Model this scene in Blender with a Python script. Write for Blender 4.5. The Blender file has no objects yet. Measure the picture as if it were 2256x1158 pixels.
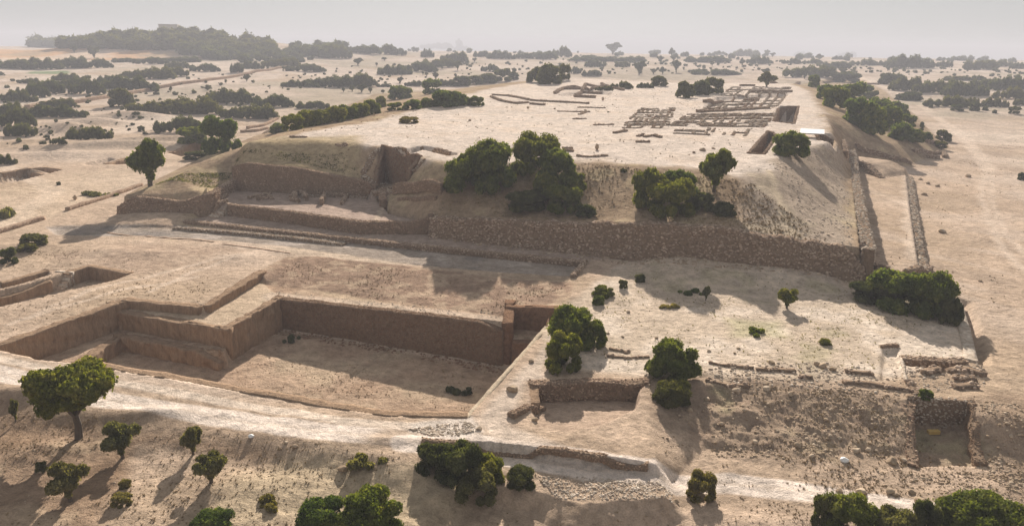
import bpy, math, random
import numpy as np
from mathutils import Matrix, Vector

R = math.radians
sc = bpy.context.scene
col = sc.collection
random.seed(7)

# ------------------------------------------------------------------ camera
CH, FPX, HOR, ROLL = 30.0, 1700.0, 95.0, 0.8
_ph = math.atan((579 - HOR) / FPX); _ro = R(ROLL)
FW = np.array([0, math.cos(_ph), -math.sin(_ph)])
_r0 = np.array([1.0, 0, 0]); _u0 = np.cross(_r0, FW)
RT = _r0 * math.cos(_ro) + _u0 * math.sin(_ro)
UP = -_r0 * math.sin(_ro) + _u0 * math.cos(_ro)
cd = bpy.data.cameras.new('camera'); cam = bpy.data.objects.new('camera', cd); col.objects.link(cam)
cam.matrix_world = Matrix(((RT[0], UP[0], -FW[0], 0), (RT[1], UP[1], -FW[1], 0), (RT[2], UP[2], -FW[2], CH), (0, 0, 0, 1)))
cd.sensor_width = 36; cd.lens = FPX / 2256 * 36; cd.clip_start = 1; cd.clip_end = 20000
sc.camera = cam

# ------------------------------------------------------------------ light
SUN_EL, SUN_AZ = 24.0, 3.0          # azimuth to the right of +Y
w = bpy.data.worlds.new('World'); sc.world = w; w.use_nodes = True
nt = w.node_tree; nt.nodes.clear()
sky = nt.nodes.new('ShaderNodeTexSky'); sky.sky_type = 'NISHITA'; sky.sun_disc = False
sky.sun_elevation = R(SUN_EL); sky.sun_rotation = R(SUN_AZ)
sky.air_density = 1.0; sky.dust_density = 0.5; sky.ozone_density = 1.0; sky.altitude = 0
bg = nt.nodes.new('ShaderNodeBackground'); bg.inputs['Strength'].default_value = 0.142
wo = nt.nodes.new('ShaderNodeOutputWorld')
hs = nt.nodes.new('ShaderNodeHueSaturation'); hs.inputs['Saturation'].default_value = .3; hs.inputs['Value'].default_value = 2.0
nt.links.new(sky.outputs[0], hs.inputs['Color']); gm = nt.nodes.new('ShaderNodeGamma'); gm.inputs[1].default_value = .25
nt.links.new(hs.outputs[0], gm.inputs[0]); nt.links.new(gm.outputs[0], bg.inputs[0]); nt.links.new(bg.outputs[0], wo.inputs[0])
sl = bpy.data.lights.new('sun', 'SUN'); sl.energy = 5.0; sl.angle = R(0.7); sl.color = (1.0, 0.93, 0.84)
so = bpy.data.objects.new('sun', sl); col.objects.link(so)
_sd = Vector((math.sin(R(SUN_AZ)) * math.cos(R(SUN_EL)), math.cos(R(SUN_AZ)) * math.cos(R(SUN_EL)), math.sin(R(SUN_EL))))
so.rotation_euler = _sd.to_track_quat('Z', 'Y').to_euler(); so.location = (0, 100, 200)
sc.view_settings.view_transform = 'Standard'; sc.view_settings.look = 'None'
sc.view_settings.exposure = 0.92; sc.view_settings.gamma = 1
sc.render.engine = 'CYCLES'
sc.cycles.max_bounces = 5; sc.cycles.diffuse_bounces = 3; sc.cycles.glossy_bounces = 1
sc.cycles.transmission_bounces = 2; sc.cycles.transparent_max_bounces = 4; sc.cycles.volume_bounces = 0
sc.cycles.use_denoising = True

# ------------------------------------------------------------------ noise
def _hash(i, j, k):
    n = (i * 374761393 + j * 668265263 + k * 2147483647 * 3) & 0xffffffff
    n = ((n ^ (n >> 13)) * 1274126177) & 0xffffffff
    n = ((n ^ (n >> 16)) * 2246822519) & 0xffffffff
    return ((n ^ (n >> 15)) & 0xffffff) / float(0xffffff)

def vnoise(x, y, seed=0):
    xi = np.floor(x).astype(np.int64); yi = np.floor(y).astype(np.int64)
    fx = x - xi; fy = y - yi
    fx = fx * fx * (3 - 2 * fx); fy = fy * fy * (3 - 2 * fy)
    a = _hash(xi, yi, seed); b = _hash(xi + 1, yi, seed); c = _hash(xi, yi + 1, seed); d = _hash(xi + 1, yi + 1, seed)
    return (a * (1 - fx) + b * fx) * (1 - fy) + (c * (1 - fx) + d * fx) * fy * 1.0

def fbm(x, y, scale, octv=4, seed=0):
    """-1..1, features about `scale` metres wide"""
    s = 0; a = 1; t = 0; f = 1.0 / scale
    for o in range(octv):
        s = s + a * (vnoise(x * f + 17.3 * o, y * f - 9.1 * o, seed + o) * 2 - 1); t += a; a *= .5; f *= 2.03
    return s / t

def vn3(p, scale, seed=0):
    """cheap 3D noise from 2D slices, -1..1"""
    q = p / scale
    return (vnoise(q[:, 0] + q[:, 2] * .71, q[:, 1] - q[:, 2] * .37, seed) + vnoise(q[:, 0] * .6 - q[:, 1] * .4 + 31, q[:, 2] + q[:, 1] * .3, seed + 5) - 1)

# ------------------------------------------------------------------ geometry helpers
def W(x, y, z=0.0):
    """world point at height z seen at photo position x, y"""
    d = FW * FPX + RT * (x - 1128) + UP * (579 - y)
    t = (z - CH) / d[2]
    p = d * t
    return (p[0], p[1])

def WP(*pts):
    return np.array([W(*p) if len(p) < 4 else p[:2] for p in pts])

def zz(pts, z):
    return WP(*[(x, y, z) for x, y in pts])

def segd(X, Y, poly, closed=True):
    """distance to the outline"""
    n = len(poly); D = np.full(X.shape, 1e18)
    for i in range(n if closed else n - 1):
        ax, ay = poly[i]; bx, by = poly[(i + 1) % n]
        dx, dy = bx - ax, by - ay; L = dx * dx + dy * dy + 1e-12
        t = np.clip(((X - ax) * dx + (Y - ay) * dy) / L, 0, 1)
        d = (X - ax - t * dx) ** 2 + (Y - ay - t * dy) ** 2
        np.minimum(D, d, out=D)
    return np.sqrt(D)

def inside(X, Y, poly):
    n = len(poly); c = np.zeros(X.shape, bool)
    for i in range(n):
        ax, ay = poly[i]; bx, by = poly[(i + 1) % n]
        if ay == by: continue
        m = ((ay > Y) != (by > Y)) & (X < (bx - ax) * (Y - ay) / (by - ay) + ax)
        c ^= m
    return c

def sd(X, Y, poly):
    d = segd(X, Y, poly); return np.where(inside(X, Y, poly), d, -d)

def smooth(t):
    t = np.clip(t, 0, 1); return t * t * (3 - 2 * t)

def bbm(X, Y, poly, pad):
    return (X > poly[:, 0].min() - pad) & (X < poly[:, 0].max() + pad) & (Y > poly[:, 1].min() - pad) & (Y < poly[:, 1].max() + pad)

# ------------------------------------------------------------------ terrain features
FEAT = []
def level(poly, z, w=.35, warp=0.0, ws=3.0):
    """cut or raise the ground inside poly to z (number or f(x, y)), edge w metres wide"""
    FEAT.append(('L', poly, z, w, warp, ws))
def ramp(outer, inner, z_in, z_out=None, prof=None, warp=0.0):
    FEAT.append(('R', outer, inner, z_in, z_out, prof, warp))
def mound(cx, cy, rx, ry, h, rot=0.0, p=2.0):
    FEAT.append(('M', cx, cy, rx, ry, h, rot, p))
def trench(line, width, depth, soft=.5):
    FEAT.append(('T', line, width, depth, soft))

def Z(v, X, Y):
    return v(X, Y) if callable(v) else v

def H(X, Y):
    X = np.asarray(X, float); Y = np.asarray(Y, float)
    Dc = np.hypot(X, Y)
    h = .22 * fbm(X, Y, 14, 3, 1) + np.clip((Dc - 150) / 500, 0, 1) * 1.6 * fbm(X, Y, 60, 3, 3)
    h = h + np.interp(Dc, [300, 1000, 1600, 4500, 60000], [0, 13, 13, -45, -45])
    for f in FEAT:
        k = f[0]
        if k == 'L':
            _, poly, z, wd, warp, ws = f
            m = bbm(X, Y, poly, 1 + warp)
            if not m.any(): continue
            x, y = X[m], Y[m]
            if warp: wx, wy = x + warp * fbm(x, y, ws, 2, 21), y + warp * fbm(x, y, ws, 2, 22)
            else: wx, wy = x, y
            t = np.clip(sd(wx, wy, poly) / wd, 0, 1)
            hm = h[m]; h[m] = hm + (Z(z, x, y) - hm) * t
        elif k == 'R':
            _, po, pi_, zi, zo, prof, warp = f
            m = bbm(X, Y, po, 1 + warp)
            if not m.any(): continue
            x, y = X[m], Y[m]
            wx, wy = (x + warp * fbm(x, y, 9, 3, 31), y + warp * fbm(x, y, 9, 3, 32)) if warp else (x, y)
            ins = inside(wx, wy, po); d1 = segd(wx, wy, po)
            d2 = np.where(inside(wx, wy, pi_), 0, segd(wx, wy, pi_))
            t = d1 / (d1 + d2 + 1e-6)
            t = prof(t) if prof else smooth(t)
            hm = h[m]; a = hm if zo is None else Z(zo, x, y)
            h[m] = np.where(ins, a + (Z(zi, x, y) - a) * t, hm)
        elif k == 'M':
            _, cx, cy, rx, ry, hh, rot, p = f
            c, s = math.cos(rot), math.sin(rot)
            u = ((X - cx) * c + (Y - cy) * s) / rx; v = (-(X - cx) * s + (Y - cy) * c) / ry
            h += hh * np.exp(-(np.abs(u) ** p + np.abs(v) ** p))
        elif k == 'T':
            _, line, wd, dep, soft = f
            m = bbm(X, Y, line, wd + 1)
            if not m.any(): continue
            d = segd(X[m], Y[m], line, False)
            h[m] -= dep * (1 - smooth((d - wd / 2 + soft) / soft))
    # fine roughness, stronger on the loose foreground slopes
    h += .04 * fbm(X, Y, 1.3, 3, 41)
    m = (Dc < 75) & (Y < 62)
    if m.any():
        x, y = X[m], Y[m]; a = np.clip((62 - y) / 6, 0, 1) * smooth(.5 + 1.2 * fbm(x, y, 6, 2, 43))
        h[m] += a * (.16 * fbm(x, y, 2.2, 3, 44) + .07 * np.abs(fbm(x * 1.0, y * 1.6, .9, 2, 45)))
    return h

def Hs(x, y): return float(H(np.array([x]), np.array([y]))[0])

_TS = np.concatenate([np.exp(np.linspace(math.log(35), math.log(180), 800)), np.exp(np.linspace(math.log(180.5), math.log(4500), 900))])
def cast(pts):
    """ground points met by the rays through these photo positions"""
    out = []
    P = np.array(pts, float)
    d = FW[None] * FPX + RT[None] * (P[:, 0:1] - 1128) + UP[None] * (579 - P[:, 1:2])
    d /= np.linalg.norm(d, axis=1)[:, None]
    X = d[:, 0:1] * _TS; Y = d[:, 1:2] * _TS; Zr = CH + d[:, 2:3] * _TS
    G = H(X.ravel(), Y.ravel()).reshape(X.shape)
    below = Zr < G
    for i in range(len(P)):
        k = int(np.argmax(below[i])) if below[i].any() else len(_TS) - 1
        if k == 0: k = 1
        a = Zr[i, k - 1] - G[i, k - 1]; b = Zr[i, k] - G[i, k]
        f = a / (a - b) if a != b else 0
        t = _TS[k - 1] + (_TS[k] - _TS[k - 1]) * min(max(f, 0), 1)
        q = d[i] * t
        out.append((q[0], q[1], CH + q[2], t))
    return out
# ------------------------------------------------------------------ the site: terrain shapes
CW0 = np.array([-12.7, 121.1]); CW1 = np.array([46.6, 99.1]); AW1 = np.array([90.5, 208.0])
def A_(*l): return np.array(l, float)

# far hill with the village wood
hx, hy = W(400, 118, 0); _k = 1020 / math.hypot(hx, hy)
mound(hx * _k - 10, hy * _k, 95, 110, 18, 0, 2.2)
mound(hx * _k + 130, hy * _k + 40, 120, 120, 9, 0, 2.2)
for (x, y, rx, ry, h, rot) in [(150, 290, 9, 7, 3.2, .3), (215, 275, 12, 6, 2.2, .1), (300, 262, 14, 6, 2.4, 0), (60, 320, 12, 5, 1.4, .5),
                               (250, 325, 22, 4, 1.9, .25), (370, 312, 22, 4, 1.7, .3), (130, 345, 16, 5, 1.3, .3), (440, 285, 12, 6, 1.5, .2)]:
    cx, cy = W(x, y, 0); mound(cx, cy, rx, ry, h, rot)

# street of the castle foot
STREET = np.vstack([zz([(100, 503), (235, 498), (400, 499)], -.3), zz([(760, 532), (1290, 581)], -.3), zz([(1258, 614), (900, 587), (640, 547), (430, 530), (300, 523), (120, 521)], -.3)])
level(STREET, -.35, .8, .3)

# castle mound
IA = np.array(W(482, 430, 2)); IB = np.array(W(520, 417, 2)); IC = np.array(W(832, 434, 2)); ID = np.array(W(960, 440, 2.5))
RV0 = np.array(W(272, 466, .2)); RV1 = np.array(W(462, 462, 1.0))
T1 = np.array(W(862, 470, 2.0))
O1 = np.vstack([RV0, RV1, IA, IB, IC, T1, CW0, CW1, AW1,
                zz([(2005, 366), (2092, 326), (2020, 268), (1945, 216), (1880, 184)], 0),
                A_((150, 480), (0, 490), (-75, 420)), zz([(600, 296), (520, 322), (400, 372), (300, 425)], 0)])
def shrink(poly, d):
    n = len(poly); out = []
    a = sum(poly[i][0] * poly[(i + 1) % n][1] - poly[(i + 1) % n][0] * poly[i][1] for i in range(n)); s = 1 if a > 0 else -1
    dl = d if hasattr(d, '__len__') else [d] * n
    for i in range(n):
        p0, p1, p2 = poly[i - 1], poly[i], poly[(i + 1) % n]
        def nn(a, b):
            v = (b - a) / (np.linalg.norm(b - a) + 1e-9); return np.array([-v[1], v[0]]) * s
        n1, n2 = nn(p0, p1), nn(p1, p2); m = n1 + n2
        out.append(p1 + m / max(.5, (m @ m) / 2) * dl[i])
    return np.array(out)
O2 = shrink(O1, [.4, .4, .4, .4, .4, .4, .4, .4, .4, 7, 9, 9, 9, 9, 15, 30, 20, 9, 6, 6, 5])
_zx = [-78, -58, -55, -52.5, -40, -25, -22, -18, -12, 5, 20, 30, 38, 46, 60, 110]
_zv = [3.2, 3.0, 3.4, 7.2, 6.7, 4.2, 2.8, 2.3, 2.8, 3.9, 5.2, 5.6, 4.8, 4.4, 4.3, 4.3]
def zcastle(X, Y): return np.where(Y < 235, np.interp(X, _zx, _zv), 4.3)
ramp(O1, O2, zcastle, None, lambda t: t)
MT = WP((556, 322, 9.6), (640, 313, 10.2), (765, 318, 10.1), (850, 334, 9.8), (925, 352, 9.6), (985, 368, 9.4), (1250, 356, 9.8), (1400, 368, 9.6), (1560, 388, 9.0), (1640, 402, 8.7), (1700, 394, 8.7),
        (1712, 352, 9.8), (1768, 330, 10.3), (1822, 312, 10.8), (1832, 285, 11.2), (1800, 230, 12.0), (1788, 204, 12.4), (1742, 184, 12.5), (1500, 182, 12.5), (1290, 173, 12.5), (1180, 178, 12.5), (1040, 203, 12.4), (950, 232, 12.0), (830, 262, 11.5), (650, 298, 10.6))
def zt0(Y): return np.interp(Y, [112, 135, 165, 240, 330], [9.0, 10.0, 10.8, 12.0, 12.5])
def ztop(X, Y): return zt0(Y) + .35 * fbm(X, Y, 30, 3, 51) + .15 * fbm(X, Y, 6, 2, 52)
def ZT(pts):
    """points on the castle top"""
    out = []
    for x, y in pts:
        z = 11.0
        for _ in range(6): z = float(zt0(W(x, y, z)[1]))
        out.append(W(x, y, z))
    return np.array(out)
ramp(O2, MT, ztop, None, lambda t: .45 * t + .55 * smooth(t) , .8)

# terrace with the ruined rooms, below the inner wall
TF = zz([(470, 455), (510, 450), (650, 467), (800, 488), (950, 488)], 2.0)
TERR = np.vstack([TF, CW0 + (-.2, .4), T1, IC, IB, IA])
level(TERR, lambda X, Y: 2.0 + .12 * fbm(X, Y, 5, 3, 61), .4)
LT = np.vstack([zz([(412, 488), (600, 508), (850, 534), (1100, 560), (1292, 579)], .1)])
LTP = np.vstack([LT, zz([(1300, 572), (1360, 570)], .1), CW0 + .38 * (CW1 - CW0), CW0 + (.1, -.3), TF[::-1] + (0, .2), RV1 + (0, .4)])
level(LTP, lambda X, Y: .12 + .05 * fbm(X, Y, 4, 2, 62), .4)
CURB = zz([(388, 500), (560, 514), (762, 535)], -.1)
level(np.vstack([CURB, zz([(762, 528), (600, 511), (412, 490)], -.1)]), -.08, .3)
# earth apron left of the terrace, and the bank heaped against the east half of the front wall
ramp(zz([(215, 494), (270, 466), (460, 464), (430, 492), (300, 500)], 0), zz([(290, 474), (420, 472), (400, 478)], .5), .7, None)
ramp(np.vstack([CW0 + .5 * (CW1 - CW0), CW1 + (.3, 0), zz([(1890, 650), (1640, 650), (1440, 640), (1378, 590)], 0)]),
     np.vstack([CW0 + .62 * (CW1 - CW0) + (0, 1.2), CW0 + .85 * (CW1 - CW0) + (0, 1.2), CW0 + .9 * (CW1 - CW0) + (0, -.8), CW0 + .62 * (CW1 - CW0) + (0, -1)]), 1.9, None, None, .7)
# deep stone tank high in the slope and its outlet
TANK = np.vstack([zz([(806, 374)], 7.6), zz([(846, 332), (930, 352)], 9.6), zz([(902, 378)], 8.0), zz([(874, 400), (822, 398)], 5.8)])
level(TANK, 3.6, .3)
OUTL = np.vstack([zz([(842, 394), (872, 392)], 5.5), zz([(858, 432), (834, 434)], 2.2)])
level(OUTL, lambda X, Y: np.interp(Y, [OUTL[:, 1].min(), OUTL[:, 1].max()], [2.3, 3.8]), .35)
TR1 = ZT([(893, 337), (930, 325), (990, 340)])
trench(TR1, 3.0, 1.7, .4)
# excavated cuts in the castle top
PA = ZT([(1648, 337), (1692, 289), (1714, 297), (1684, 339)]); level(PA, 6.3, .3)
PB = ZT([(1703, 268), (1716, 235), (1760, 235), (1750, 274)]); level(PB, 7.0, .3)
PC = zz([(1795, 300), (1838, 303), (1845, 318), (1802, 314)], 10.2); level(PC, 7.6, .5)
PD = ZT([(1540, 249), (1712, 238), (1740, 205), (1575, 214)]); level(PD, lambda X, Y: zt0(Y) - 1.1 + .2 * fbm(X, Y, 5, 2, 63), .8)
# hollow of the north-west buildings on the top
level(ZT([(1228, 208), (1300, 197), (1350, 205), (1340, 222), (1270, 220)]), 11.4, 1.0)
ramp(zz([(1150, 195), (1250, 172), (1360, 180), (1400, 200), (1300, 200)], 12.4), zz([(1240, 182), (1330, 184), (1330, 190)], 12.4), 13.9, None)

# alley between castle wall and outer wall
AL = np.vstack([CW1 + (.6, -.3), CW1 + .93 * (AW1 - CW1) + (1, 0), zz([(2000, 378)], 1.2), zz([(2012, 470), (2032, 592), (1978, 606)], 1.2)])
level(AL, 1.25, .5)
ramp(zz([(1872, 372), (1944, 392), (1998, 384), (2003, 364), (1880, 350)], 1.2), zz([(1882, 366), (1925, 372), (1960, 366), (1890, 356)], 2), 3.4, None, lambda t: t ** .6)
EW = zz([(2003, 384), (2012, 450), (2022, 520), (2034, 590)], 1.2)

# east platform edge and its sunken spots
EP = zz([(2098, 660), (2116, 720), (2131, 792)], .2)
trench(EP + (1.3, -.1), 2.4, .8, 1.2)
level(zz([(1984, 783), (2126, 795), (2110, 812), (1988, 803)], .1), -.8, .4)
level(zz([(1942, 766), (1980, 762), (1996, 835), (1940, 835)], .1), -.35, .3, .2)

# the great excavation: outline, shelf, bank, floor, deep west end
def cross(a, b, c, d):
    """where line a-b meets line c-d"""
    r = b - a; s = d - c; t = ((c - a)[0] * s[1] - (c - a)[1] * s[0]) / (r[0] * s[1] - r[1] * s[0]); return a + r * t
G1 = zz([(573, 596), (446, 672), (280, 657), (0, 753), (-45, 766), (0, 770), (100, 791)], 0)
NEAR = zz([(185, 800), (400, 838), (560, 866), (700, 893), (850, 918), (1030, 918)], 0)
RIGHTE = zz([(1206, 718), (1248, 678)], .1)
BANKT = zz([(1262, 628), (1100, 612), (900, 588), (700, 566), (630, 568)], -.1)
EXC = np.vstack([G1, NEAR, RIGHTE, BANKT])
LEDGE = zz([(1110, 697), (900, 668), (740, 646), (600, 628), (555, 628)], -1.1)
SHZ = -.95
BACK = zz([(611, 653), (860, 680), (1112, 709)], -1.05)
BWEST = np.array(W(573, 596, 0))
# bank: from the street edge down to the ledge
ramp(np.vstack([BANKT, BWEST[None], zz([(553, 634)], -1.1), BACK + (0, -1.2), zz([(1118, 712), (1250, 690)], -1.0), RIGHTE[1:]]),
     np.vstack([LEDGE, BACK + (0, -1.1)]), -1.1, None, lambda t: .6 * t + .4 * smooth(t), .4)
LDG = np.vstack([BACK + (-.3, -1.2), (BACK + (.5, 2.4))[::-1]]); level(LDG, -1.1, .3)
SHELF = np.vstack([zz([(573, 596), (446, 672), (280, 657)], 0), zz([(253, 681), (498, 721), (611, 653)], SHZ), zz([(590, 634)], -1.1)])
SHELF2 = np.vstack([SHELF[:3], zz([(253, 681)], SHZ) + (0, -.8), zz([(498, 721)], SHZ) + (.8, -.8), zz([(611, 653)], SHZ) + (.8, 0), SHELF[6:]])
level(SHELF2, lambda X, Y: SHZ + .06 * fbm(X, Y, 5, 2, 64), .3)
def zfloor(X, Y): return np.interp(X, [-36, 0], [-4.5, -6.2]) + .1 * fbm(X, Y, 3, 3, 65)
DEEP = np.vstack([zz([(253, 681)], SHZ), G1[2:], NEAR[:4], zz([(498, 721)], SHZ)])
level(DEEP, lambda X, Y: -3.0 + .1 * fbm(X, Y, 2, 2, 66), .3)
BENCH = zz([(171, 797), (262, 739), (330, 749), (420, 768), (494, 778)], -3.05)
BENCH[0] = cross(BENCH[1], BENCH[0], G1[6], NEAR[0])
NICHE = np.vstack([zz([(1112, 708)], -1.05) + (0, -1), zz([(1120, 668), (1246, 682)], -.4), zz([(1207, 716)], .1), zz([(1206, 750), (1128, 748)], -3.3) + (0, -1.6)])
level(NICHE, -3.3, .3)
FLOOR = np.vstack([BENCH, zz([(498, 721), (611, 653)], SHZ), BACK[1:], zz([(1170, 752), (1206, 752)], -3.3), zz([(1206, 716)], .1), NEAR[::-1][:-1], NEAR[:1]])
level(FLOOR, zfloor, .3)
trench(zz([(700, 892), (790, 820), (875, 752)], -5.6), .8, .25, .4)

# stepped cut on the left
CUT1 = zz([(-60, 655), (104, 613), (140, 601), (196, 584), (292, 599), (250, 617), (130, 646), (-60, 690)], 0)
level(CUT1, -1.7, .35)
CUT2 = zz([(-60, 640), (0, 622), (100, 595), (112, 603), (60, 620), (-60, 652)], 0)
level(CUT2, -.8, .35)
level(zz([(-20, 388), (62, 370), (96, 384), (30, 400), (-20, 408)], 0), -2.2, .7)
level(zz([(66, 371), (100, 369), (138, 374), (110, 381)], 0), -1.4, .7)
level(zz([(228, 363), (290, 346), (340, 345), (332, 362)], 0), -2.0, .7)
level(zz([(368, 338), (420, 322), (462, 316), (452, 330), (400, 345)], 0), -2.2, .7)
level(zz([(180, 362), (240, 350), (255, 352), (205, 366)], 0), -.9, .5)

# hollow east of the excavation
HOL = zz([(1166, 841), (1290, 834), (1426, 838), (1400, 900), (1330, 930), (1250, 948), (1190, 936), (1164, 885)], 0)
_hy = HOL[:, 1].max()
level(HOL, lambda X, Y: -1.9 + .16 * (_hy - Y), .45, .35, 2.0)
# lower ground to the south
S1 = np.vstack([zz([(930, 972), (990, 973), (1200, 994), (1430, 1024), (1560, 1035), (1800, 1050), (2300, 1090), (2900, 1150)], -.3), A_((60, -20), (-20, -20))])
S1i = np.vstack([zz([(1010, 1010), (1060, 992), (1200, 1008), (1400, 1036), (1480, 1070), (1800, 1090), (2300, 1130), (2900, 1200)], -.8), A_((50, -20), (-20, -20))])
ramp(S1, S1i, lambda X, Y: np.interp(X, [6, 13, 20], [-.95, -.5, -.3]) + .12 * fbm(X, Y, 4, 3, 71), None, None, .25)
S3 = np.vstack([zz([(-700, 790), (0, 862), (250, 915), (500, 948), (700, 972), (860, 1004), (1000, 1042), (1250, 1062), (1430, 1080), (1800, 1130), (2300, 1200)], -.2), A_((40, -20), (-60, -20))])
S3i = np.vstack([zz([(-700, 880), (0, 955), (250, 1010), (500, 1045), (700, 1070), (900, 1120), (1200, 1145), (1430, 1160), (1800, 1210), (2300, 1300)], -1.3), A_((30, -20), (-60, -20))])
ramp(S3, S3i, lambda X, Y: -1.0 + .3 * fbm(X, Y, 5, 3, 73) + .12 * fbm(X, Y, 1.6, 2, 74), None, None, 1.0)
S2 = np.vstack([zz([(1428, 842), (1560, 822), (1760, 852), (1990, 880), (2150, 885), (2500, 905), (2900, 1300)], 0), A_((60, -10), (10, -10)), zz([(1440, 1040), (1425, 940)], -1)])
S2i = np.vstack([zz([(1560, 990), (1800, 1000), (2256, 1010), (2600, 1100)], -1.8), A_((50, -10), (14, -10)), zz([(1480, 1060)], -1.5)])
ramp(S2, S2i, lambda X, Y: -1.7 + .25 * fbm(X, Y, 4, 3, 72), None, lambda t: t, .8)
SP = zz([(1995, 895), (2135, 913), (2165, 1005), (2012, 1005)], -.9)
level(SP, -2.5, .4)
_rm = W(2215, 960, -1.2); mound(_rm[0], _rm[1], 3.2, 3.5, 1.5)
BH = zz([(925, 1110), (980, 1096), (1060, 1086), (1110, 1078), (1200, 1092), (1285, 1122), (1370, 1120), (1480, 1110), (1545, 1128), (1600, 1350), (900, 1350)], -1.3)
level(BH, lambda X, Y: -1.85 + .25 * fbm(X, Y, 3, 3, 75), 1.6, .6, 2.0)
for (x, y, rx, ry, h) in [(350, 945, 4, 1.0, .5), (60, 900, 4, 1.3, .6), (120, 1000, 3, 1.5, .5), (560, 1090, 4, 1.5, .4), (880, 1010, 3, .8, .3),
                          (1640, 1150, 4, 2, .5), (1640, 930, 1.5, 1, .4), (1540, 880, 2, 1, .35), (240, 555, 4, 3, .5), (330, 560, 3, 2, .45), (520, 570, 4, 3, .4), (60, 545, 5, 3, .6)]:
    cx, cy = W(x, y, -1.5 if y > 870 else 0); mound(cx, cy, rx, ry, h)
# rough stony ground: relief only where the slopes are stony
ROCKY = [np.vstack([S2[:5], zz([(2180, 1000), (1700, 1010), (1450, 960)], -1.4)])]
_lv = H
def H(X, Y):
    h = _lv(X, Y); X = np.asarray(X, float); Y = np.asarray(Y, float)
    for p in ROCKY:
        m = bbm(X, Y, p, 1)
        if m.any():
            x, y = X[m], Y[m]; a = smooth(sd(x, y, p) / 2.5 + .4)
            h[m] += a * (.28 * fbm(x, y, 1.4, 3, 81) + .10 * fbm(x, y, .45, 2, 82))
    return h
# ------------------------------------------------------------------ materials
def newmat(name):
    m = bpy.data.materials.new(name); m.use_nodes = True; n = m.node_tree; n.nodes.clear()
    return m, n
def N(n, t, **k):
    o = n.nodes.new(t)
    for a, b in k.items():
        if a in ('operation', 'blend_type', 'data_type', 'feature', 'attribute_name', 'noise_dimensions', 'distance'): setattr(o, a, b)
        else: o.inputs[a.replace('_', ' ')].default_value = b
    return o
def mixc(n, fac, a, b, blend='MIX'):
    o = n.nodes.new('ShaderNodeMix'); o.data_type = 'RGBA'; o.blend_type = blend
    for i, v in ((0, fac), (6, a), (7, b)):
        if hasattr(v, 'is_output') or hasattr(v, 'links'): n.links.new(v, o.inputs[i])
        else: o.inputs[i].default_value = v if i == 0 else (*v, 1)
    return o.outputs[2]
def rampn(n, src, stops):
    o = n.nodes.new('ShaderNodeValToRGB'); e = o.color_ramp.elements
    while len(e) < len(stops): e.new(.5)
    for i, (p, c) in enumerate(stops):
        e[i].position = p; e[i].color = (*c, 1) if hasattr(c, '__len__') else (c, c, c, 1)
    n.links.new(src, o.inputs[0]); return o.outputs[0]

def earth_mat(name, tint=(1, 1, 1), attr=True, base=(.4, .3, .2), bump=.6, rough_scale=1.0, streak=False):
    m, n = newmat(name)
    geo = n.nodes.new('ShaderNodeNewGeometry')
    src = geo.outputs['Position']
    if streak:
        mp = n.nodes.new('ShaderNodeMapping'); mp.inputs['Scale'].default_value = (1, 1, .22)
        n.links.new(src, mp.inputs[0]); src = mp.outputs[0]
    n1 = N(n, 'ShaderNodeTexNoise', Scale=1.1 * rough_scale, Detail=8.0, Roughness=.68); n.links.new(src, n1.inputs['Vector'])
    n2 = N(n, 'ShaderNodeTexNoise', Scale=7.0 * rough_scale, Detail=5.0, Roughness=.7); n.links.new(src, n2.inputs['Vector'])
    if attr:
        at = n.nodes.new('ShaderNodeAttribute'); at.attribute_name = 'Col'; c = at.outputs['Color']
    else:
        rg = n.nodes.new('ShaderNodeRGB'); rg.outputs[0].default_value = (*base, 1); c = rg.outputs[0]
    v1 = rampn(n, n1.outputs[0], [(.30, .66), (.5, 1.0), (.70, 1.24)])
    v2 = rampn(n, n2.outputs[0], [(.30, .62), (.46, 1.0), (.68, 1.3)])
    c = mixc(n, 1.0, c, v1, 'MULTIPLY'); c = mixc(n, .8, c, v2, 'MULTIPLY')
    if attr:      # dry tufts and small clods, as dark specks in drifts
        n3 = N(n, 'ShaderNodeTexNoise', Scale=2.6, Detail=3.0, Roughness=.75); n.links.new(src, n3.inputs['Vector'])
        n4 = N(n, 'ShaderNodeTexNoise', Scale=.09, Detail=4.0, Roughness=.6); n.links.new(src, n4.inputs['Vector'])
        sp = rampn(n, n3.outputs[0], [(.58, 0.0), (.68, 1.0)]); am = rampn(n, n4.outputs[0], [(.40, .08), (.62, .75)])
        mu = n.nodes.new('ShaderNodeMath'); mu.operation = 'MULTIPLY'; n.links.new(sp, mu.inputs[0]); n.links.new(am, mu.inputs[1])
        dk = mixc(n, 1.0, c, (.52, .50, .42), 'MULTIPLY'); c = mixc(n, mu.outputs[0], c, dk)
    p = N(n, 'ShaderNodeBsdfDiffuse', Roughness=0.0); n.links.new(c, p.inputs['Color'])
    mx = n.nodes.new('ShaderNodeMath'); mx.operation = 'MULTIPLY_ADD'
    n.links.new(n2.outputs[0], mx.inputs[0]); mx.inputs[1].default_value = .25; n.links.new(n1.outputs[0], mx.inputs[2])
    b = N(n, 'ShaderNodeBump', Strength=bump, Distance=.5); n.links.new(mx.outputs[0], b.inputs['Height']); n.links.new(b.outputs[0], p.inputs['Normal'])
    o = n.nodes.new('ShaderNodeOutputMaterial'); n.links.new(p.outputs[0], o.inputs[0])
    return m

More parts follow.
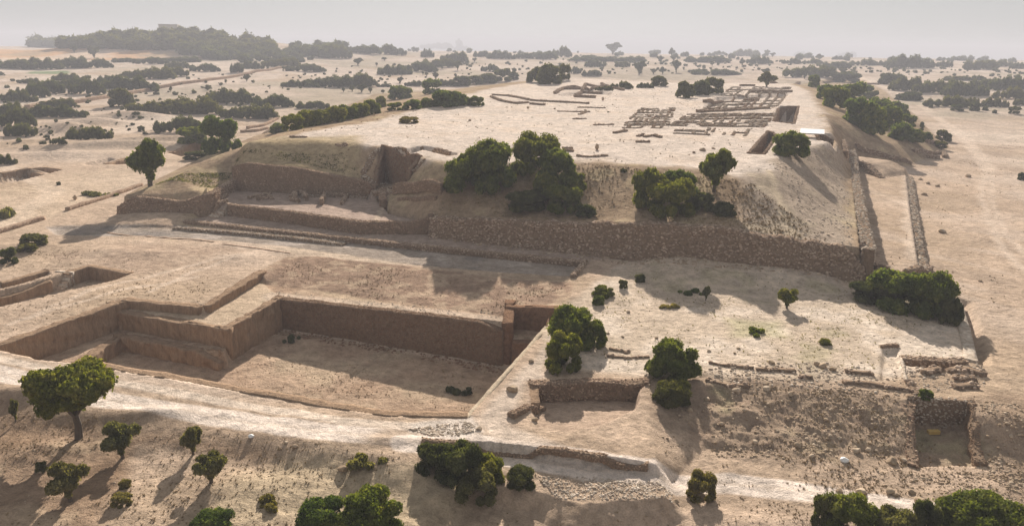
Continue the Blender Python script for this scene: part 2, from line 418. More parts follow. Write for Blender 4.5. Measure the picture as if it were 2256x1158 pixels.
def stone_mat(name, c1, c2, c3, scale=2.6, bump=.5):
    m, n = newmat(name)
    geo = n.nodes.new('ShaderNodeNewGeometry')
    vo = N(n, 'ShaderNodeTexVoronoi', Scale=scale, Randomness=1.0); n.links.new(geo.outputs['Position'], vo.inputs['Vector'])
    se = n.nodes.new('ShaderNodeSeparateColor'); n.links.new(vo.outputs['Color'], se.inputs[0])
    no = N(n, 'ShaderNodeTexNoise', Scale=5.0, Detail=5.0, Roughness=.7); n.links.new(geo.outputs['Position'], no.inputs['Vector'])
    nb = N(n, 'ShaderNodeTexNoise', Scale=.35, Detail=3.0); n.links.new(geo.outputs['Position'], nb.inputs['Vector'])
    c = rampn(n, se.outputs[0], [(.0, c1), (.5, c2), (1.0, c3)])
    c = mixc(n, .8, c, rampn(n, no.outputs[0], [(.3, .68), (.5, 1.0), (.68, 1.25)]), 'MULTIPLY')
    c = mixc(n, .8, c, rampn(n, nb.outputs[0], [(.35, .82), (.65, 1.15)]), 'MULTIPLY')
    p = N(n, 'ShaderNodeBsdfDiffuse', Roughness=0.0); n.links.new(c, p.inputs['Color'])
    b = N(n, 'ShaderNodeBump', Strength=bump, Distance=.12); n.links.new(vo.outputs['Distance'], b.inputs['Height']); b.invert = True
    b2 = N(n, 'ShaderNodeBump', Strength=.5, Distance=.1); n.links.new(no.outputs[0], b2.inputs['Height']); n.links.new(b.outputs[0], b2.inputs['Normal'])
    n.links.new(b2.outputs[0], p.inputs['Normal'])
    o = n.nodes.new('ShaderNodeOutputMaterial'); n.links.new(p.outputs[0], o.inputs[0])
    return m

def leaf_mat(name, dark, mid, light, trans=.3):
    m, n = newmat(name)
    oi = n.nodes.new('ShaderNodeObjectInfo'); geo = n.nodes.new('ShaderNodeNewGeometry')
    no = N(n, 'ShaderNodeTexNoise', Scale=.9, Detail=3.0, Roughness=.6); n.links.new(geo.outputs['Position'], no.inputs['Vector'])
    nf = N(n, 'ShaderNodeTexNoise', Scale=9.0, Detail=2.0); n.links.new(geo.outputs['Position'], nf.inputs['Vector'])
    c = rampn(n, no.outputs[0], [(.36, dark), (.52, mid), (.66, light)])
    c = mixc(n, .8, c, rampn(n, nf.outputs[0], [(.3, .6), (.7, 1.4)]), 'MULTIPLY')
    c = mixc(n, .7, c, rampn(n, oi.outputs['Random'], [(0, (.72, .82, .78)), (.5, (1.0, 1.0, 1.0)), (1, (1.38, 1.18, .85))]), 'MULTIPLY')
    d = N(n, 'ShaderNodeBsdfDiffuse', Roughness=0.0); n.links.new(c, d.inputs[0])
    t = n.nodes.new('ShaderNodeBsdfTranslucent'); c2 = mixc(n, 1.0, c, (1.6, 1.5, .5), 'MULTIPLY'); n.links.new(c2, t.inputs[0])
    x = n.nodes.new('ShaderNodeMixShader'); x.inputs[0].default_value = trans
    n.links.new(d.outputs[0], x.inputs[1]); n.links.new(t.outputs[0], x.inputs[2])
    o = n.nodes.new('ShaderNodeOutputMaterial'); n.links.new(x.outputs[0], o.inputs[0])
    return m

def plain_mat(name, c, rough=.7, var=.15):
    m, n = newmat(name)
    no = N(n, 'ShaderNodeTexNoise', Scale=3.0, Detail=4.0)
    geo = n.nodes.new('ShaderNodeNewGeometry'); n.links.new(geo.outputs['Position'], no.inputs['Vector'])
    cc = mixc(n, 1.0, c, rampn(n, no.outputs[0], [(.3, 1 - var), (.7, 1 + var)]), 'MULTIPLY')
    p = N(n, 'ShaderNodeBsdfPrincipled', Roughness=rough); n.links.new(cc, p.inputs['Base Color'])
    o = n.nodes.new('ShaderNodeOutputMaterial'); n.links.new(p.outputs[0], o.inputs[0]); return m

M = {}
M['ground'] = earth_mat('dusty_ground', bump=.75)
M['cut'] = earth_mat('cut_earth', attr=False, base=(.33, .225, .15), bump=.9, rough_scale=1.6, streak=True)
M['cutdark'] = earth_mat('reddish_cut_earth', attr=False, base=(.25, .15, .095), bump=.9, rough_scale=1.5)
M['stone'] = stone_mat('rubble_masonry', (.31, .225, .165), (.42, .31, .23), (.54, .42, .325))
M['stonelt'] = stone_mat('pale_masonry', (.36, .29, .22), (.47, .38, .30), (.58, .50, .41))
M['stonebr'] = stone_mat('brown_masonry', (.25, .17, .12), (.35, .24, .17), (.45, .33, .24), 3.0)
M['joint'] = earth_mat('joint_earth', attr=False, base=(.26, .185, .13), bump=.8, rough_scale=2.0)
M['rock'] = stone_mat('field_stone', (.30, .22, .15), (.39, .295, .205), (.50, .40, .30), 1.1, .3)
M['leaf'] = leaf_mat('olive_leaves', (.07, .085, .022), (.12, .14, .036), (.21, .215, .07), .42)
M['leafg'] = leaf_mat('green_leaves', (.055, .08, .028), (.095, .13, .04), (.18, .205, .065), .42)
M['leafd'] = leaf_mat('dusty_leaves', (.09, .088, .042), (.15, .14, .066), (.22, .20, .105), .42)
M['leafdk'] = leaf_mat('dark_scrub_leaves', (.05, .06, .03), (.08, .09, .042), (.125, .13, .062), .38)
M['bark'] = plain_mat('bark', (.10, .075, .055), .9)
M['white'] = plain_mat('white_sheet', (.78, .77, .75), .5, .05)
M['yellow'] = plain_mat('yellow_sheet', (.62, .42, .12), .6, .1)
M['render'] = plain_mat('pale_render', (.62, .55, .46), .8, .1)
M['tile'] = plain_mat('red_tile', (.42, .16, .10), .8, .15)
M['wood'] = plain_mat('weathered_wood', (.16, .12, .09), .8, .2)
M['bluedark'] = plain_mat('dark_blue_plastic', (.03, .04, .10), .5, .1)

# ------------------------------------------------------------------ mesh helpers
def mesh_np(name, V, F, mats, smooth_=False, midx=None):
    """F: (n,3) or (n,4) int array"""
    me = bpy.data.meshes.new(name); V = np.ascontiguousarray(V, np.float32); F = np.ascontiguousarray(F, np.int32)
    me.vertices.add(len(V)); me.vertices.foreach_set('co', V.ravel())
    k = F.shape[1]; me.loops.add(F.size); me.loops.foreach_set('vertex_index', F.ravel())
    me.polygons.add(len(F)); me.polygons.foreach_set('loop_start', np.arange(0, F.size, k, dtype=np.int32))
    me.polygons.foreach_set('loop_total', np.full(len(F), k, np.int32))
    if smooth_: me.polygons.foreach_set('use_smooth', np.ones(len(F), bool))
    for m in (mats if isinstance(mats, (list, tuple)) else [mats]): me.materials.append(m)
    if midx is not None: me.polygons.foreach_set('material_index', midx.astype(np.int32))
    me.update(calc_edges=True); me.validate(); return me
def obj(name, me, parent=None, loc=None, mat=None):
    o = bpy.data.objects.new(name, me); col.objects.link(o)
    if parent: o.parent = parent
    if loc is not None: o.location = loc
    return o
def tag(o, label=None, cat=None, group=None, kind=None):
    if label: o['label'] = label
    if cat: o['category'] = cat
    if group: o['group'] = group
    if kind: o['kind'] = kind
    return o
def empty(name, loc, rz=0):
    o = bpy.data.objects.new(name, None); col.objects.link(o); o.location = loc; o.rotation_euler.z = rz; o.empty_display_size = .3; return o

def ico(sub=1):
    t = (1 + 5 ** .5) / 2
    v = [(-1, t, 0), (1, t, 0), (-1, -t, 0), (1, -t, 0), (0, -1, t), (0, 1, t), (0, -1, -t), (0, 1, -t), (t, 0, -1), (t, 0, 1), (-t, 0, -1), (-t, 0, 1)]
    f = [(0, 11, 5), (0, 5, 1), (0, 1, 7), (0, 7, 10), (0, 10, 11), (1, 5, 9), (5, 11, 4), (11, 10, 2), (10, 7, 6), (7, 1, 8), (3, 9, 4), (3, 4, 2), (3, 2, 6), (3, 6, 8), (3, 8, 9), (4, 9, 5), (2, 4, 11), (6, 2, 10), (8, 6, 7), (9, 8, 1)]
    v = [np.array(p) / np.linalg.norm(p) for p in v]
    for _ in range(sub):
        c = {}; nf = []
        def mid(a, b):
            k = (min(a, b), max(a, b))
            if k not in c:
                p = v[a] + v[b]; v.append(p / np.linalg.norm(p)); c[k] = len(v) - 1
            return c[k]
        for a, b, d in f:
            x, y, z = mid(a, b), mid(b, d), mid(d, a); nf += [(a, x, z), (b, y, x), (d, z, y), (x, y, z)]
        f = nf
    return np.array(v), np.array(f)
ICO0, ICO1, ICO2, ICO3 = ico(0), ico(1), ico(2), ico(3)

def stones(P, S, seed=0, sub=0, flat=.75):
    """angular stones at points P (n,3) with radii S (n,) as one vertex/face soup"""
    rs = np.random.RandomState(seed); v, f = (ICO0, ICO1)[sub]; n = len(P); k = len(v)
    J = 1 + rs.uniform(-.28, .28, (n, k, 1)); B = v[None] * J
    sc3 = np.stack([S * rs.uniform(.8, 1.35, n), S * rs.uniform(.7, 1.1, n), S * flat * rs.uniform(.7, 1.1, n)], 1)[:, None, :]
    B = B * sc3; a = rs.uniform(0, 6.28, n); c, s = np.cos(a)[:, None], np.sin(a)[:, None]
    x = B[:, :, 0] * c - B[:, :, 1] * s; y = B[:, :, 0] * s + B[:, :, 1] * c
    V = np.stack([x, y, B[:, :, 2]], 2) + P[:, None, :]
    F = f[None] + (np.arange(n) * k)[:, None, None]
    return V.reshape(-1, 3), F.reshape(-1, 3)

def resample(pts, ds):
    pts = np.asarray(pts, float); L = np.r_[0, np.cumsum(np.linalg.norm(np.diff(pts[:, :2], axis=0), axis=1))]
    n = max(2, int(L[-1] / ds) + 1); s = np.linspace(0, L[-1], n)
    return np.stack([np.interp(s, L, pts[:, i]) for i in range(pts.shape[1])], 1), s

def wall(name, pts, w=.8, mat='stone', ds=.3, amp=.07, bat=.0, rim=0.0, side=0, stone=0.0, seed=1, parent=None, top_amp=.08, origin=True, sub=0, caps=None):
    """pts rows (x, y, ztop, zbot). A free or retaining wall as one closed mesh; side moves the centre line left(+) / right(-);
    stone > 0 studs faces and top with stones of that radius"""
    P, s = resample(pts, ds); n = len(P)
    T = np.gradient(P[:, :2], axis=0); T /= np.linalg.norm(T, axis=1)[:, None] + 1e-9
    Nn = np.stack([-T[:, 1], T[:, 0]], 1)
    C = P[:, :2] + Nn * side
    zt = P[:, 2] + rim + top_amp * fbm(s + seed * 37, s * 0 + seed, 1.6, 3, 91); zb = P[:, 3]
    hm = max((zt - zb).max(), .2); nr = max(2, int(hm / ds)); nc = max(1, int(w / ds))
    prof = [(1, k / nr) for k in range(nr + 1)] + [(1 - 2 * k / nc, 1) for k in range(1, nc)] + [(-1, 1 - k / nr) for k in range(nr + 1)]
    pf = np.array(prof); m = len(pf)
    half = w / 2 + bat * (1 - pf[None, :, 1]) * (zt - zb)[:, None]
    off = pf[None, :, 0] * half
    X = C[:, 0:1] + Nn[:, 0:1] * off; Y = C[:, 1:2] + Nn[:, 1:2] * off
    Zc = zb[:, None] + pf[None, :, 1] * (zt - zb)[:, None]
    V = np.stack([X, Y, Zc], 2).reshape(-1, 3)
    d = amp * (vn3(V, .7, seed) + .6 * vn3(V, 2.3, seed + 3)); dz = amp * .6 * vn3(V + 50, .6, seed + 9)
    NV = np.repeat(Nn, m, 0); sg = np.tile(pf[:, 0], n)
    V[:, 0] += NV[:, 0] * d * np.sign(sg + 1e-9); V[:, 1] += NV[:, 1] * d * np.sign(sg + 1e-9); V[:, 2] += dz
    i = np.arange(n - 1)[:, None]; j = np.arange(m - 1)[None]
    F = np.stack([i * m + j, (i + 1) * m + j, (i + 1) * m + j + 1, i * m + j + 1], 2).reshape(-1, 4)
    capsF = []
    for e, flip in ((0, 0), (n - 1, 1)):      # end caps as quads across the profile
        for q in range(m // 2):
            a, b, c, dd = q, q + 1, m - 2 - q, m - 1 - q
            if b >= c + 1: break
            r = [e * m + a, e * m + b, e * m + max(c, b), e * m + dd]
            if len(set(r)) == 4: capsF.append(r if not flip else r[::-1])
    if capsF: F = np.vstack([F, np.array(capsF)])
    F = np.vstack([F[:, [0, 1, 2]], F[:, [0, 2, 3]]])
    nb = len(F)
    if stone > 0:
        rs = np.random.RandomState(seed + 5); L = s[-1]; area = L * (2 * hm + w); k = int(area / (stone * 2.0) ** 2 * 1.0)
        si = rs.uniform(0, n - 1.001, k); pi = rs.uniform(0, m - 1.001, k)
        i0 = si.astype(int); j0 = pi.astype(int); fi = (si - i0)[:, None]; fj = (pi - j0)[:, None]; G = V.reshape(n, m, 3)
        Q = (G[i0, j0] * (1 - fi) + G[i0 + 1, j0] * fi) * (1 - fj) + (G[i0, j0 + 1] * (1 - fi) + G[i0 + 1, j0 + 1] * fi) * fj
        v2, f2 = stones(Q, stone * rs.uniform(.55, 1.15, k), seed, sub)
        F = np.vstack([F, f2 + len(V)]); V = np.vstack([V, v2])
    o0 = np.array([V[:, 0].mean(), V[:, 1].mean(), V[:, 2].min()]) if origin and parent is None else np.zeros(3)
    if parent is not None: o0 = np.array(parent.location)
    mats, mi = [M[mat]], None
    if stone > 0: mats = [M['joint'], M[mat]]; mi = (np.arange(len(F)) >= nb)
    me = mesh_np(name, V - o0, F, mats, False, mi)
    o = obj(name, me, parent)
    if parent is None: o.location = o0
    return o

def PX(pts):
    return np.array([c[:2] for c in cast(pts)])

# ------------------------------------------------------------------ ground sheet
def mask(X, Y, poly, soft=1.5, warp=.6, ws=4.0, seed=101):
    r = np.zeros(X.shape); m = bbm(X, Y, poly, soft + warp + 1)
    if m.any():
        x, y = X[m], Y[m]
        r[m] = smooth(sd(x + warp * fbm(x, y, ws, 3, seed), y + warp * fbm(x, y, ws, 3, seed + 1), poly) / soft + .5)
    return r
def lmask(X, Y, line, wd, soft=.8, warp=.3, seed=111):
    r = np.zeros(X.shape); m = bbm(X, Y, line, wd + soft + 1)
    if m.any():
        x, y = X[m], Y[m]
        r[m] = 1 - smooth((segd(x + warp * fbm(x, y, 3, 2, seed), y + warp * fbm(x, y, 3, 2, seed + 1), line, False) - wd / 2) / soft + .5)
    return r

ROAD = [PX([(-100, 800), (0, 822), (250, 884), (500, 922), (700, 948), (900, 962)]), PX([(900, 972), (1050, 996), (1250, 1026), (1430, 1046), (1600, 1064), (1800, 1088), (2000, 1116), (2200, 1150), (2350, 1185)])]
def colour(X, Y, h):
    """soil, dust and dry-grass colour of the bare ground"""
    c = np.empty((len(X), 3)); c[:] = (.43, .315, .215)
    def mx(m, k, a=1.0):
        nonlocal c
        m = (m * a)[:, None]; c = c * (1 - m) + np.array(k) * m
    n1 = fbm(X, Y, 22, 4, 121); n2 = fbm(X, Y, 5, 4, 131); n3 = fbm(X, Y, 1.5, 3, 141)
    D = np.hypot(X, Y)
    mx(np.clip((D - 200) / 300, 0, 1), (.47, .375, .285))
    mx(smooth(n1 * 1.8), (.345, .25, .16), .75); mx(smooth(-n1 * 1.8), (.52, .405, .30), .6)
    # east field, streaked by wind
    st = fbm(X * .35 + Y * .25, Y * .12 - X * .1, 3.2, 3, 151)
    mx(smooth(st * 2.2) * np.clip((X - 45) / 10, 0, 1), (.47, .365, .27), .55)
    mx(smooth(-st * 2.2) * np.clip((X - 45) / 10, 0, 1), (.33, .245, .17), .6)
    # castle top and slopes
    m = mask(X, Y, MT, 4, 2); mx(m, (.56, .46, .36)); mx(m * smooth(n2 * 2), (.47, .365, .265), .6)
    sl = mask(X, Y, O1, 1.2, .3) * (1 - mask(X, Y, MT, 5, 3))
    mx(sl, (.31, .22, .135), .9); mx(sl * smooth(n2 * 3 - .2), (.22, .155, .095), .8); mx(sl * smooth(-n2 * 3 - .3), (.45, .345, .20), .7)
    lf = mask(X, Y, zz([(560, 318), (800, 320), (790, 372), (640, 370), (520, 350), (380, 400), (420, 360)], 9), 4, 2); mx(lf, (.37, .28, .155), .8)
    mx(mask(X, Y, zz([(1640, 560), (1640, 400), (1740, 350), (1860, 330), (1885, 540)], 8), 3, 1.5), (.40, .335, .265), .45)
    gp = lmask(X, Y, zz([(1690, 400), (1752, 470), (1700, 500), (1620, 520)], 8), 1.0, .8); mx(gp, (.53, .42, .28), .8)
    mx(mask(X, Y, TERR, .8, .3), (.35, .26, .195)); mx(mask(X, Y, LTP, .6, .3), (.34, .255, .19))
    pth = lmask(X, Y, zz([(858, 430), (838, 470), (828, 484)], 2.0), .9, .8); mx(pth, (.50, .385, .27), .8)
    # street: grey tone darkened further to stand in for the mound's longer shadow
    s = mask(X, Y, STREET, .8, .3); mx(s, (.285, .23, .175)); mx(s * smooth(n2 * 3 - .6), (.40, .33, .265), .7); mx(s * smooth(-n2 * 3 - .6), (.225, .195, .165), .6)
    mx(mask(X, Y, zz([(560, 545), (700, 552), (900, 580), (860, 590), (620, 560)], -.3), 1.5, .5), (.50, .385, .27), .8)
    # excavation
    b = mask(X, Y, EXC, .6, .3); mx(b, (.37, .26, .17)); mx(b * smooth(n2 * 2.6), (.29, .195, .125), .7); mx(b * smooth(-n2 * 2.4), (.50, .38, .245), .5)
    bk = mask(X, Y, np.vstack([BANKT, BWEST[None], LEDGE[::-1], zz([(1240, 668)], -.5)]), .8, .5); mx(bk, (.29, .195, .13), .9); mx(bk * smooth(n3 * 3), (.45, .34, .22), .4)
    mx(mask(X, Y, SHELF, .5, .2), (.47, .355, .235), .8)
    mx(lmask(X, Y, BACK, 3.5, 1), (.50, .385, .275), .7)
    # plateau in front of the street: brown turned soil
    for p in ([(120, 545), (300, 535), (540, 548), (520, 575), (300, 600), (100, 575)], [(220, 500), (400, 500), (440, 470), (300, 470)]):
        mx(mask(X, Y, zz(p, 0), 3, 2.0) * smooth(n2 * 1.5 + .5), (.33, .235, .16), .8)
    # east platform: chalky with thin green
    ep = mask(X, Y, zz([(1380, 566), (1640, 600), (1890, 640), (2090, 660), (2130, 790), (1900, 840), (1420, 825), (1200, 800), (1205, 715)], .1), 2, 1)
    mx(ep, (.485, .385, .275), .8); mx(ep * smooth(n2 * 2.4 - .2), (.56, .46, .35), .7); mx(ep * smooth(-n2 * 2.4 - .6), (.40, .335, .20), .6)
    mx(mask(X, Y, zz([(1600, 700), (1720, 705), (1730, 745), (1610, 740)], .1), 2.5, 1), (.38, .35, .18), .5)
    # rocky south-east
    for p in ROCKY: mx(mask(X, Y, p, 3, 1.5), (.31, .225, .15), .9); mx(mask(X, Y, p, 3, 1.5) * smooth(n3 * 3), (.20, .14, .095), .65); mx(mask(X, Y, p, 3, 1.5) * smooth(n2 * 3 - .3), (.26, .235, .12), .5)
    mx(mask(X, Y, zz([(2150, 885), (2400, 900), (2500, 1100), (2230, 1090), (2180, 1000)], -1), 2, 1), (.27, .19, .125), .7)
    mx(mask(X, Y, HOL, .6, .3), (.36, .26, .18), .8)
    # lower left slope, reddish
    ls = mask(X, Y, zz([(-500, 830), (0, 860), (250, 915), (500, 948), (740, 985), (640, 1010), (300, 985), (200, 1200), (-500, 1200)], -.8), 2.0, 1.5)
    mx(ls, (.275, .185, .115), .9); mx(ls * smooth(n2 * 2.5), (.19, .125, .075), .75); mx(ls * smooth(-n2 * 3 - .5), (.45, .33, .21), .7)
    gr = mask(X, Y, zz([(500, 1060), (700, 1000), (1000, 1020), (1000, 1180), (450, 1180)], -1.5), 4, 2); mx(gr, (.42, .335, .205), .5)
    # tracks
    for r in ROAD:
        mx(lmask(X, Y, r, 6.5, 2.0, .5), (.37, .27, .18), .8); mx(lmask(X, Y, r, 2.7, .4, .15), (.62, .51, .40), 1.0); mx(lmask(X, Y, r, .35, .5, .3), (.50, .39, .28), .5)
    mx(lmask(X, Y, PX([(-100, 760), (0, 790), (250, 842), (560, 895), (760, 925), (1000, 950)]), 1.2, .5, .2), (.62, .50, .375), .9)
    mx(mask(X, Y, zz([(900, 935), (1030, 915), (1060, 950), (1000, 965), (900, 955)], 0), .8, .5), (.56, .48, .385), .8)
    mx(mask(X, Y, zz([(1040, 925), (1205, 760), (1200, 830), (1160, 840), (1120, 930), (1250, 985), (1100, 975)], 0), 1.2, .5), (.53, .425, .32), .8)
    mx(lmask(X, Y, zz([(1425, 660), (1205, 720)], 0), 1, 1), (.5, .4, .3), .4)
    for ln, wd in (([(2170, 370), (2160, 440), (2195, 530), (2256, 600)], 1.3), ([(2186, 370), (2182, 440), (2215, 520), (2280, 580)], .9), ([(1890, 190), (2000, 230), (2120, 300), (2180, 370)], 4), ([(0, 360), (120, 420), (0, 505)], 4), ([(1998, 400), (2000, 500), (2010, 590)], 2.0)):
        mx(lmask(X, Y, zz(ln, 0), wd, 1.5, .8), (.58, .455, .335), .6)
    lw = mask(X, Y, zz([(-300, 470), (0, 420), (150, 380), (330, 370), (300, 410), (100, 490), (0, 520), (-300, 560)], 0), 5, 3); mx(lw, (.50, .38, .255), .5)
    mx(mask(X, Y, PX([(-100, 108), (0, 108), (330, 108), (410, 118), (330, 132), (0, 132), (-100, 132)]), 14, 6), (.50, .29, .14), .85)
    mx(mask(X, Y, PX([(78, 154), (155, 156), (150, 164), (60, 163)]), 5, 2), (.10, .16, .06), .8)
    # far plain: darker scrubby drifts, pale fields
    fr = np.clip((D - 190) / 120, 0, 1) * (1 - mask(X, Y, O1, 3, 1)); nf = fbm(X, Y, 70, 4, 161)
    mx(fr * smooth(nf * 3 - .2), (.30, .25, .17), .6); mx(fr * smooth(-nf * 3 - .4), (.56, .46, .35), .6)
    # trodden paths over the left plateau
    for ln in ([(20, 715), (200, 640), (420, 585), (560, 560)], [(60, 700), (260, 640), (430, 610)], [(330, 640), (420, 600), (520, 570), (640, 556)]):
        mx(lmask(X, Y, zz(ln, 0), .7, .6, .5), (.54, .42, .305), .7)
    v = 1 + .16 * n2 + .22 * n3 + .08 * n1
    return np.clip(c * v[:, None] * np.array([1.07, 1.09, 1.18]), .02, .9)

def build_ground():
    r = [22.0]
    while r[-1] < 6500:
        x = r[-1]; r.append(x * (1.012 if x < 42 else .0028 + 1 if x < 140 else 1.0052 if x < 500 else 1.008 if x < 1500 else 1.04 if x < 6000 else 1.3))
    r = np.array(r)
    th = np.concatenate([np.linspace(-180, -60, 16)[:-1], np.linspace(-60, -37, 24)[:-1], np.linspace(-37, 37, 600)[:-1], np.linspace(37, 60, 24)[:-1], np.linspace(60, 180, 16)])
    RR, TT = np.meshgrid(r, R(1) * th, indexing='ij'); X = (RR * np.sin(TT)).ravel(); Y = (RR * np.cos(TT)).ravel()
    h = H(X, Y); 
    V = np.stack([X, Y, h], 1); a, b = len(r), len(th)
    i = np.arange(a - 1)[:, None]; j = np.arange(b - 1)[None]
    F = np.stack([i * b + j, i * b + j + 1, (i + 1) * b + j + 1, (i + 1) * b + j], 2).reshape(-1, 4)[:, ::-1]
    # close the disc under the camera
    k = len(V); V = np.vstack([V, [[0, 0, -1.6]]]); jj = np.arange(b - 1)
    me = mesh_np('ground', V, F, M['ground'], True)
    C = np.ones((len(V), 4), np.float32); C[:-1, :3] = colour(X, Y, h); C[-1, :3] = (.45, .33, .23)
    at = me.color_attributes.new('Col', 'FLOAT_COLOR', 'POINT'); at.data.foreach_set('color', C.ravel())
    o = obj('ground', me); tag(o, kind='structure')
    d = mesh_np('ground_below', np.vstack([V[:b], [[0, 0, -1.7]]]), np.stack([jj + 1, jj, np.full(b - 1, b)], 1)[:, ::-1], M['ground'], True)
    # (the small disc directly below the viewpoint)
    at = d.color_attributes.new('Col', 'FLOAT_COLOR', 'POINT'); at.data.foreach_set('color', np.tile(np.array([.45, .33, .23, 1], np.float32), b + 1))
    tag(obj('ground', d), kind='structure')
    return o
build_ground()

# air: one closed box of thin haze round camera and land
hz = bpy.data.meshes.new('haze'); 
X0, Y0, Z0, Z1 = 6800, 6800, -55.0, 60.0
hv = [(x, y, z) for z in (Z0, Z1) for y in (-Y0, Y0) for x in (-X0, X0)]
hz.from_pydata(hv, [], [(0, 2, 3, 1), (4, 5, 7, 6), (0, 1, 5, 4), (2, 6, 7, 3), (0, 4, 6, 2), (1, 3, 7, 5)])
mh, nh = newmat('haze'); pv = nh.nodes.new('ShaderNodeVolumePrincipled'); pv.inputs['Color'].default_value = (.80, .795, .86, 1)
pv.inputs['Density'].default_value = .0005; pv.inputs['Anisotropy'].default_value = 0.0
oh = nh.nodes.new('ShaderNodeOutputMaterial'); nh.links.new(pv.outputs[0], oh.inputs['Volume']); hz.materials.append(mh)
hazeo = obj('haze', hz); tag(hazeo, kind='stuff')
# ------------------------------------------------------------------ walls, cut faces, ruins
ORD = ['first', 'second', 'third', 'fourth', 'fifth', 'sixth', 'seventh', 'eighth', 'ninth', 'tenth', 'eleventh', 'twelfth', 'thirteenth', 'fourteenth', 'fifteenth', 'sixteenth', 'seventeenth', 'eighteenth', 'nineteenth', 'twentieth', 'twenty-first', 'twenty-second', 'twenty-third', 'twenty-fourth', 'twenty-fifth', 'twenty-sixth', 'twenty-seventh', 'twenty-eighth', 'twenty-ninth', 'thirtieth']
def rwall(name, label, cat, pts, toward, w=.9, rim=.06, mat='stone', group=None, deep=1.5, out=1.1, zt=None, thin=False, **k):
    """retaining face along pts, ground heights read on both sides; toward = a point on the low side"""
    P = np.asarray(pts, float); Q, s = resample(P, 1.0); T = np.gradient(Q, axis=0); T /= np.linalg.norm(T, axis=1)[:, None]
    Nn = np.stack([-T[:, 1], T[:, 0]], 1); mid = Q[len(Q) // 2]; sg = 1 if (np.array(toward) - mid) @ Nn[len(Q) // 2] > 0 else -1
    a = Q - Nn * sg * out; b = Q + Nn * sg * deep
    top = H(a[:, 0], a[:, 1]); bot = H(b[:, 0], b[:, 1])
    if len(top) > 4: top = np.convolve(np.r_[top[0], top[0], top, top[-1], top[-1]], np.ones(5) / 5, 'valid'); 
    if zt is not None: top = np.full(len(top), float(zt)) if np.isscalar(zt) else np.interp(s / s[-1], np.linspace(0, 1, len(zt)), zt)
    top = np.maximum(top, bot + .15)
    w = max(w, 1.15) if len(Q) > 3 and not thin else w
    o = wall(name, np.column_stack([Q, top, bot - .5]), w=w, rim=rim, mat=mat, side=sg * (w / 2 - .2), **k)
    tag(o, label, cat, group); return o

def lwall(name, label, cat, pts, h=.6, w=.6, mat='stone', group=None, parent=None, px=True, **k):
    P = PX(pts) if px else np.asarray(pts, float); Q, s = resample(P, .8); g = H(Q[:, 0], Q[:, 1])
    o = wall(name, np.column_stack([Q, g + h, g - .35]), w=w, mat=mat, parent=parent, **k)
    if parent is None: tag(o, label, cat, group)
    return o

M['paleearth'] = earth_mat('pale_packed_earth', attr=False, base=(.46, .37, .27), bump=.6)
# castle front and its walls
rwall('rubble_wall', 'long high rubble stone wall along the front of the great mound', 'wall', [CW0, CW0 + .5 * (CW1 - CW0), CW1 + (.4, -.1)], (20, 80), w=1.5, mat='stone', stone=.21, amp=.26, bat=.3, ds=.26, seed=3, rim=.1, top_amp=.42)
rwall('terrace_wall', 'stone wall holding up the ruined terrace, stairs at its left end', 'wall', TF[1:], (-30, 100), w=.9, mat='stonebr', stone=.17, amp=.1, bat=.06, ds=.25, seed=4, rim=.12)
rwall('low_wall', 'long knee-high stone wall edging the lower terrace above the street', 'wall', LT, (-20, 90), w=.7, mat='stone', stone=.15, amp=.07, ds=.25, seed=5, rim=.3, deep=1.2)
rwall('kerb', 'thin stone kerb step along the left part of the grey street', 'kerb', CURB, (-40, 100), w=.6, mat='stonelt', stone=.14, amp=.04, ds=.3, seed=6, rim=.12, deep=1.0, out=.6)
lwall('cross_wall', 'short stone wall crossing the right end of the street', 'wall', [(1291, 578), (1262, 612)], .45, .6, 'stone', stone=.16, seed=7)
rwall('revetment', 'brown sloping stone revetment at the left foot of the mound', 'wall', [RV0 + (-.5, 0), RV1, IA + (0, .3)], (-60, 100), w=1.0, mat='stonebr', stone=.2, amp=.12, bat=.25, ds=.3, seed=8, rim=.05)
rwall('inner_wall', 'tall brown masonry wall standing behind the ruined terrace', 'wall', [IB, IB * .55 + IC * .45, IC], (-40, 100), w=1.0, mat='stonebr', stone=.15, amp=.07, bat=.05, ds=.28, seed=9, rim=.12, sub=0)
rwall('return_wall', 'dark shaded return wall closing the left end of the ruined terrace', 'wall', [IA, IB + (0, .3)], (-30, 138), w=.8, mat='stone', stone=.14, amp=.07, ds=.28, seed=10, rim=.15)
lwall('inner_wall', 'lower brown masonry wall between the stone tank and the big trees', 'wall', [(872, 424), (915, 422), (975, 424)], 1.5, 1.3, 'stonebr', stone=.15, amp=.12, ds=.28, seed=11)
rwall('return_wall', 'short rough wall between the tank outlet and the trodden path', 'wall', [IC + (1.5, -.4), IC * .4 + T1 * .6], (-30, 120), w=.9, mat='stonebr', stone=.16, amp=.15, ds=.28, seed=12)
ap, s = resample(np.array([CW1 + (.2, -.6), CW1 + .5 * (AW1 - CW1), CW1 + .97 * (AW1 - CW1)]), 2.0)
o = wall('rampart_wall', np.column_stack([ap, 4.35 + .25 * fbm(ap[:, 0], ap[:, 1], 9, 2, 5), np.full(len(ap), .4)]), w=1.6, mat='stonelt', stone=.22, amp=.16, ds=.35, seed=12, side=-.2)
tag(o, 'long stone rampart wall running away along the left side of the alley', 'wall')
o = lwall('outer_wall', 'long pale boulder wall bounding the right side of the alley', 'wall', EW, .75, 1.5, 'stonelt', px=False, stone=.26, amp=.2, ds=.3, seed=13)
rwall('end_wall', 'ragged dark stone wall closing the near end of the alley', 'wall', zz([(1896, 590), (1944, 604), (1982, 614)], 1.2), (55, 80), w=1.0, mat='stone', stone=.24, amp=.2, ds=.3, seed=14, rim=.3)
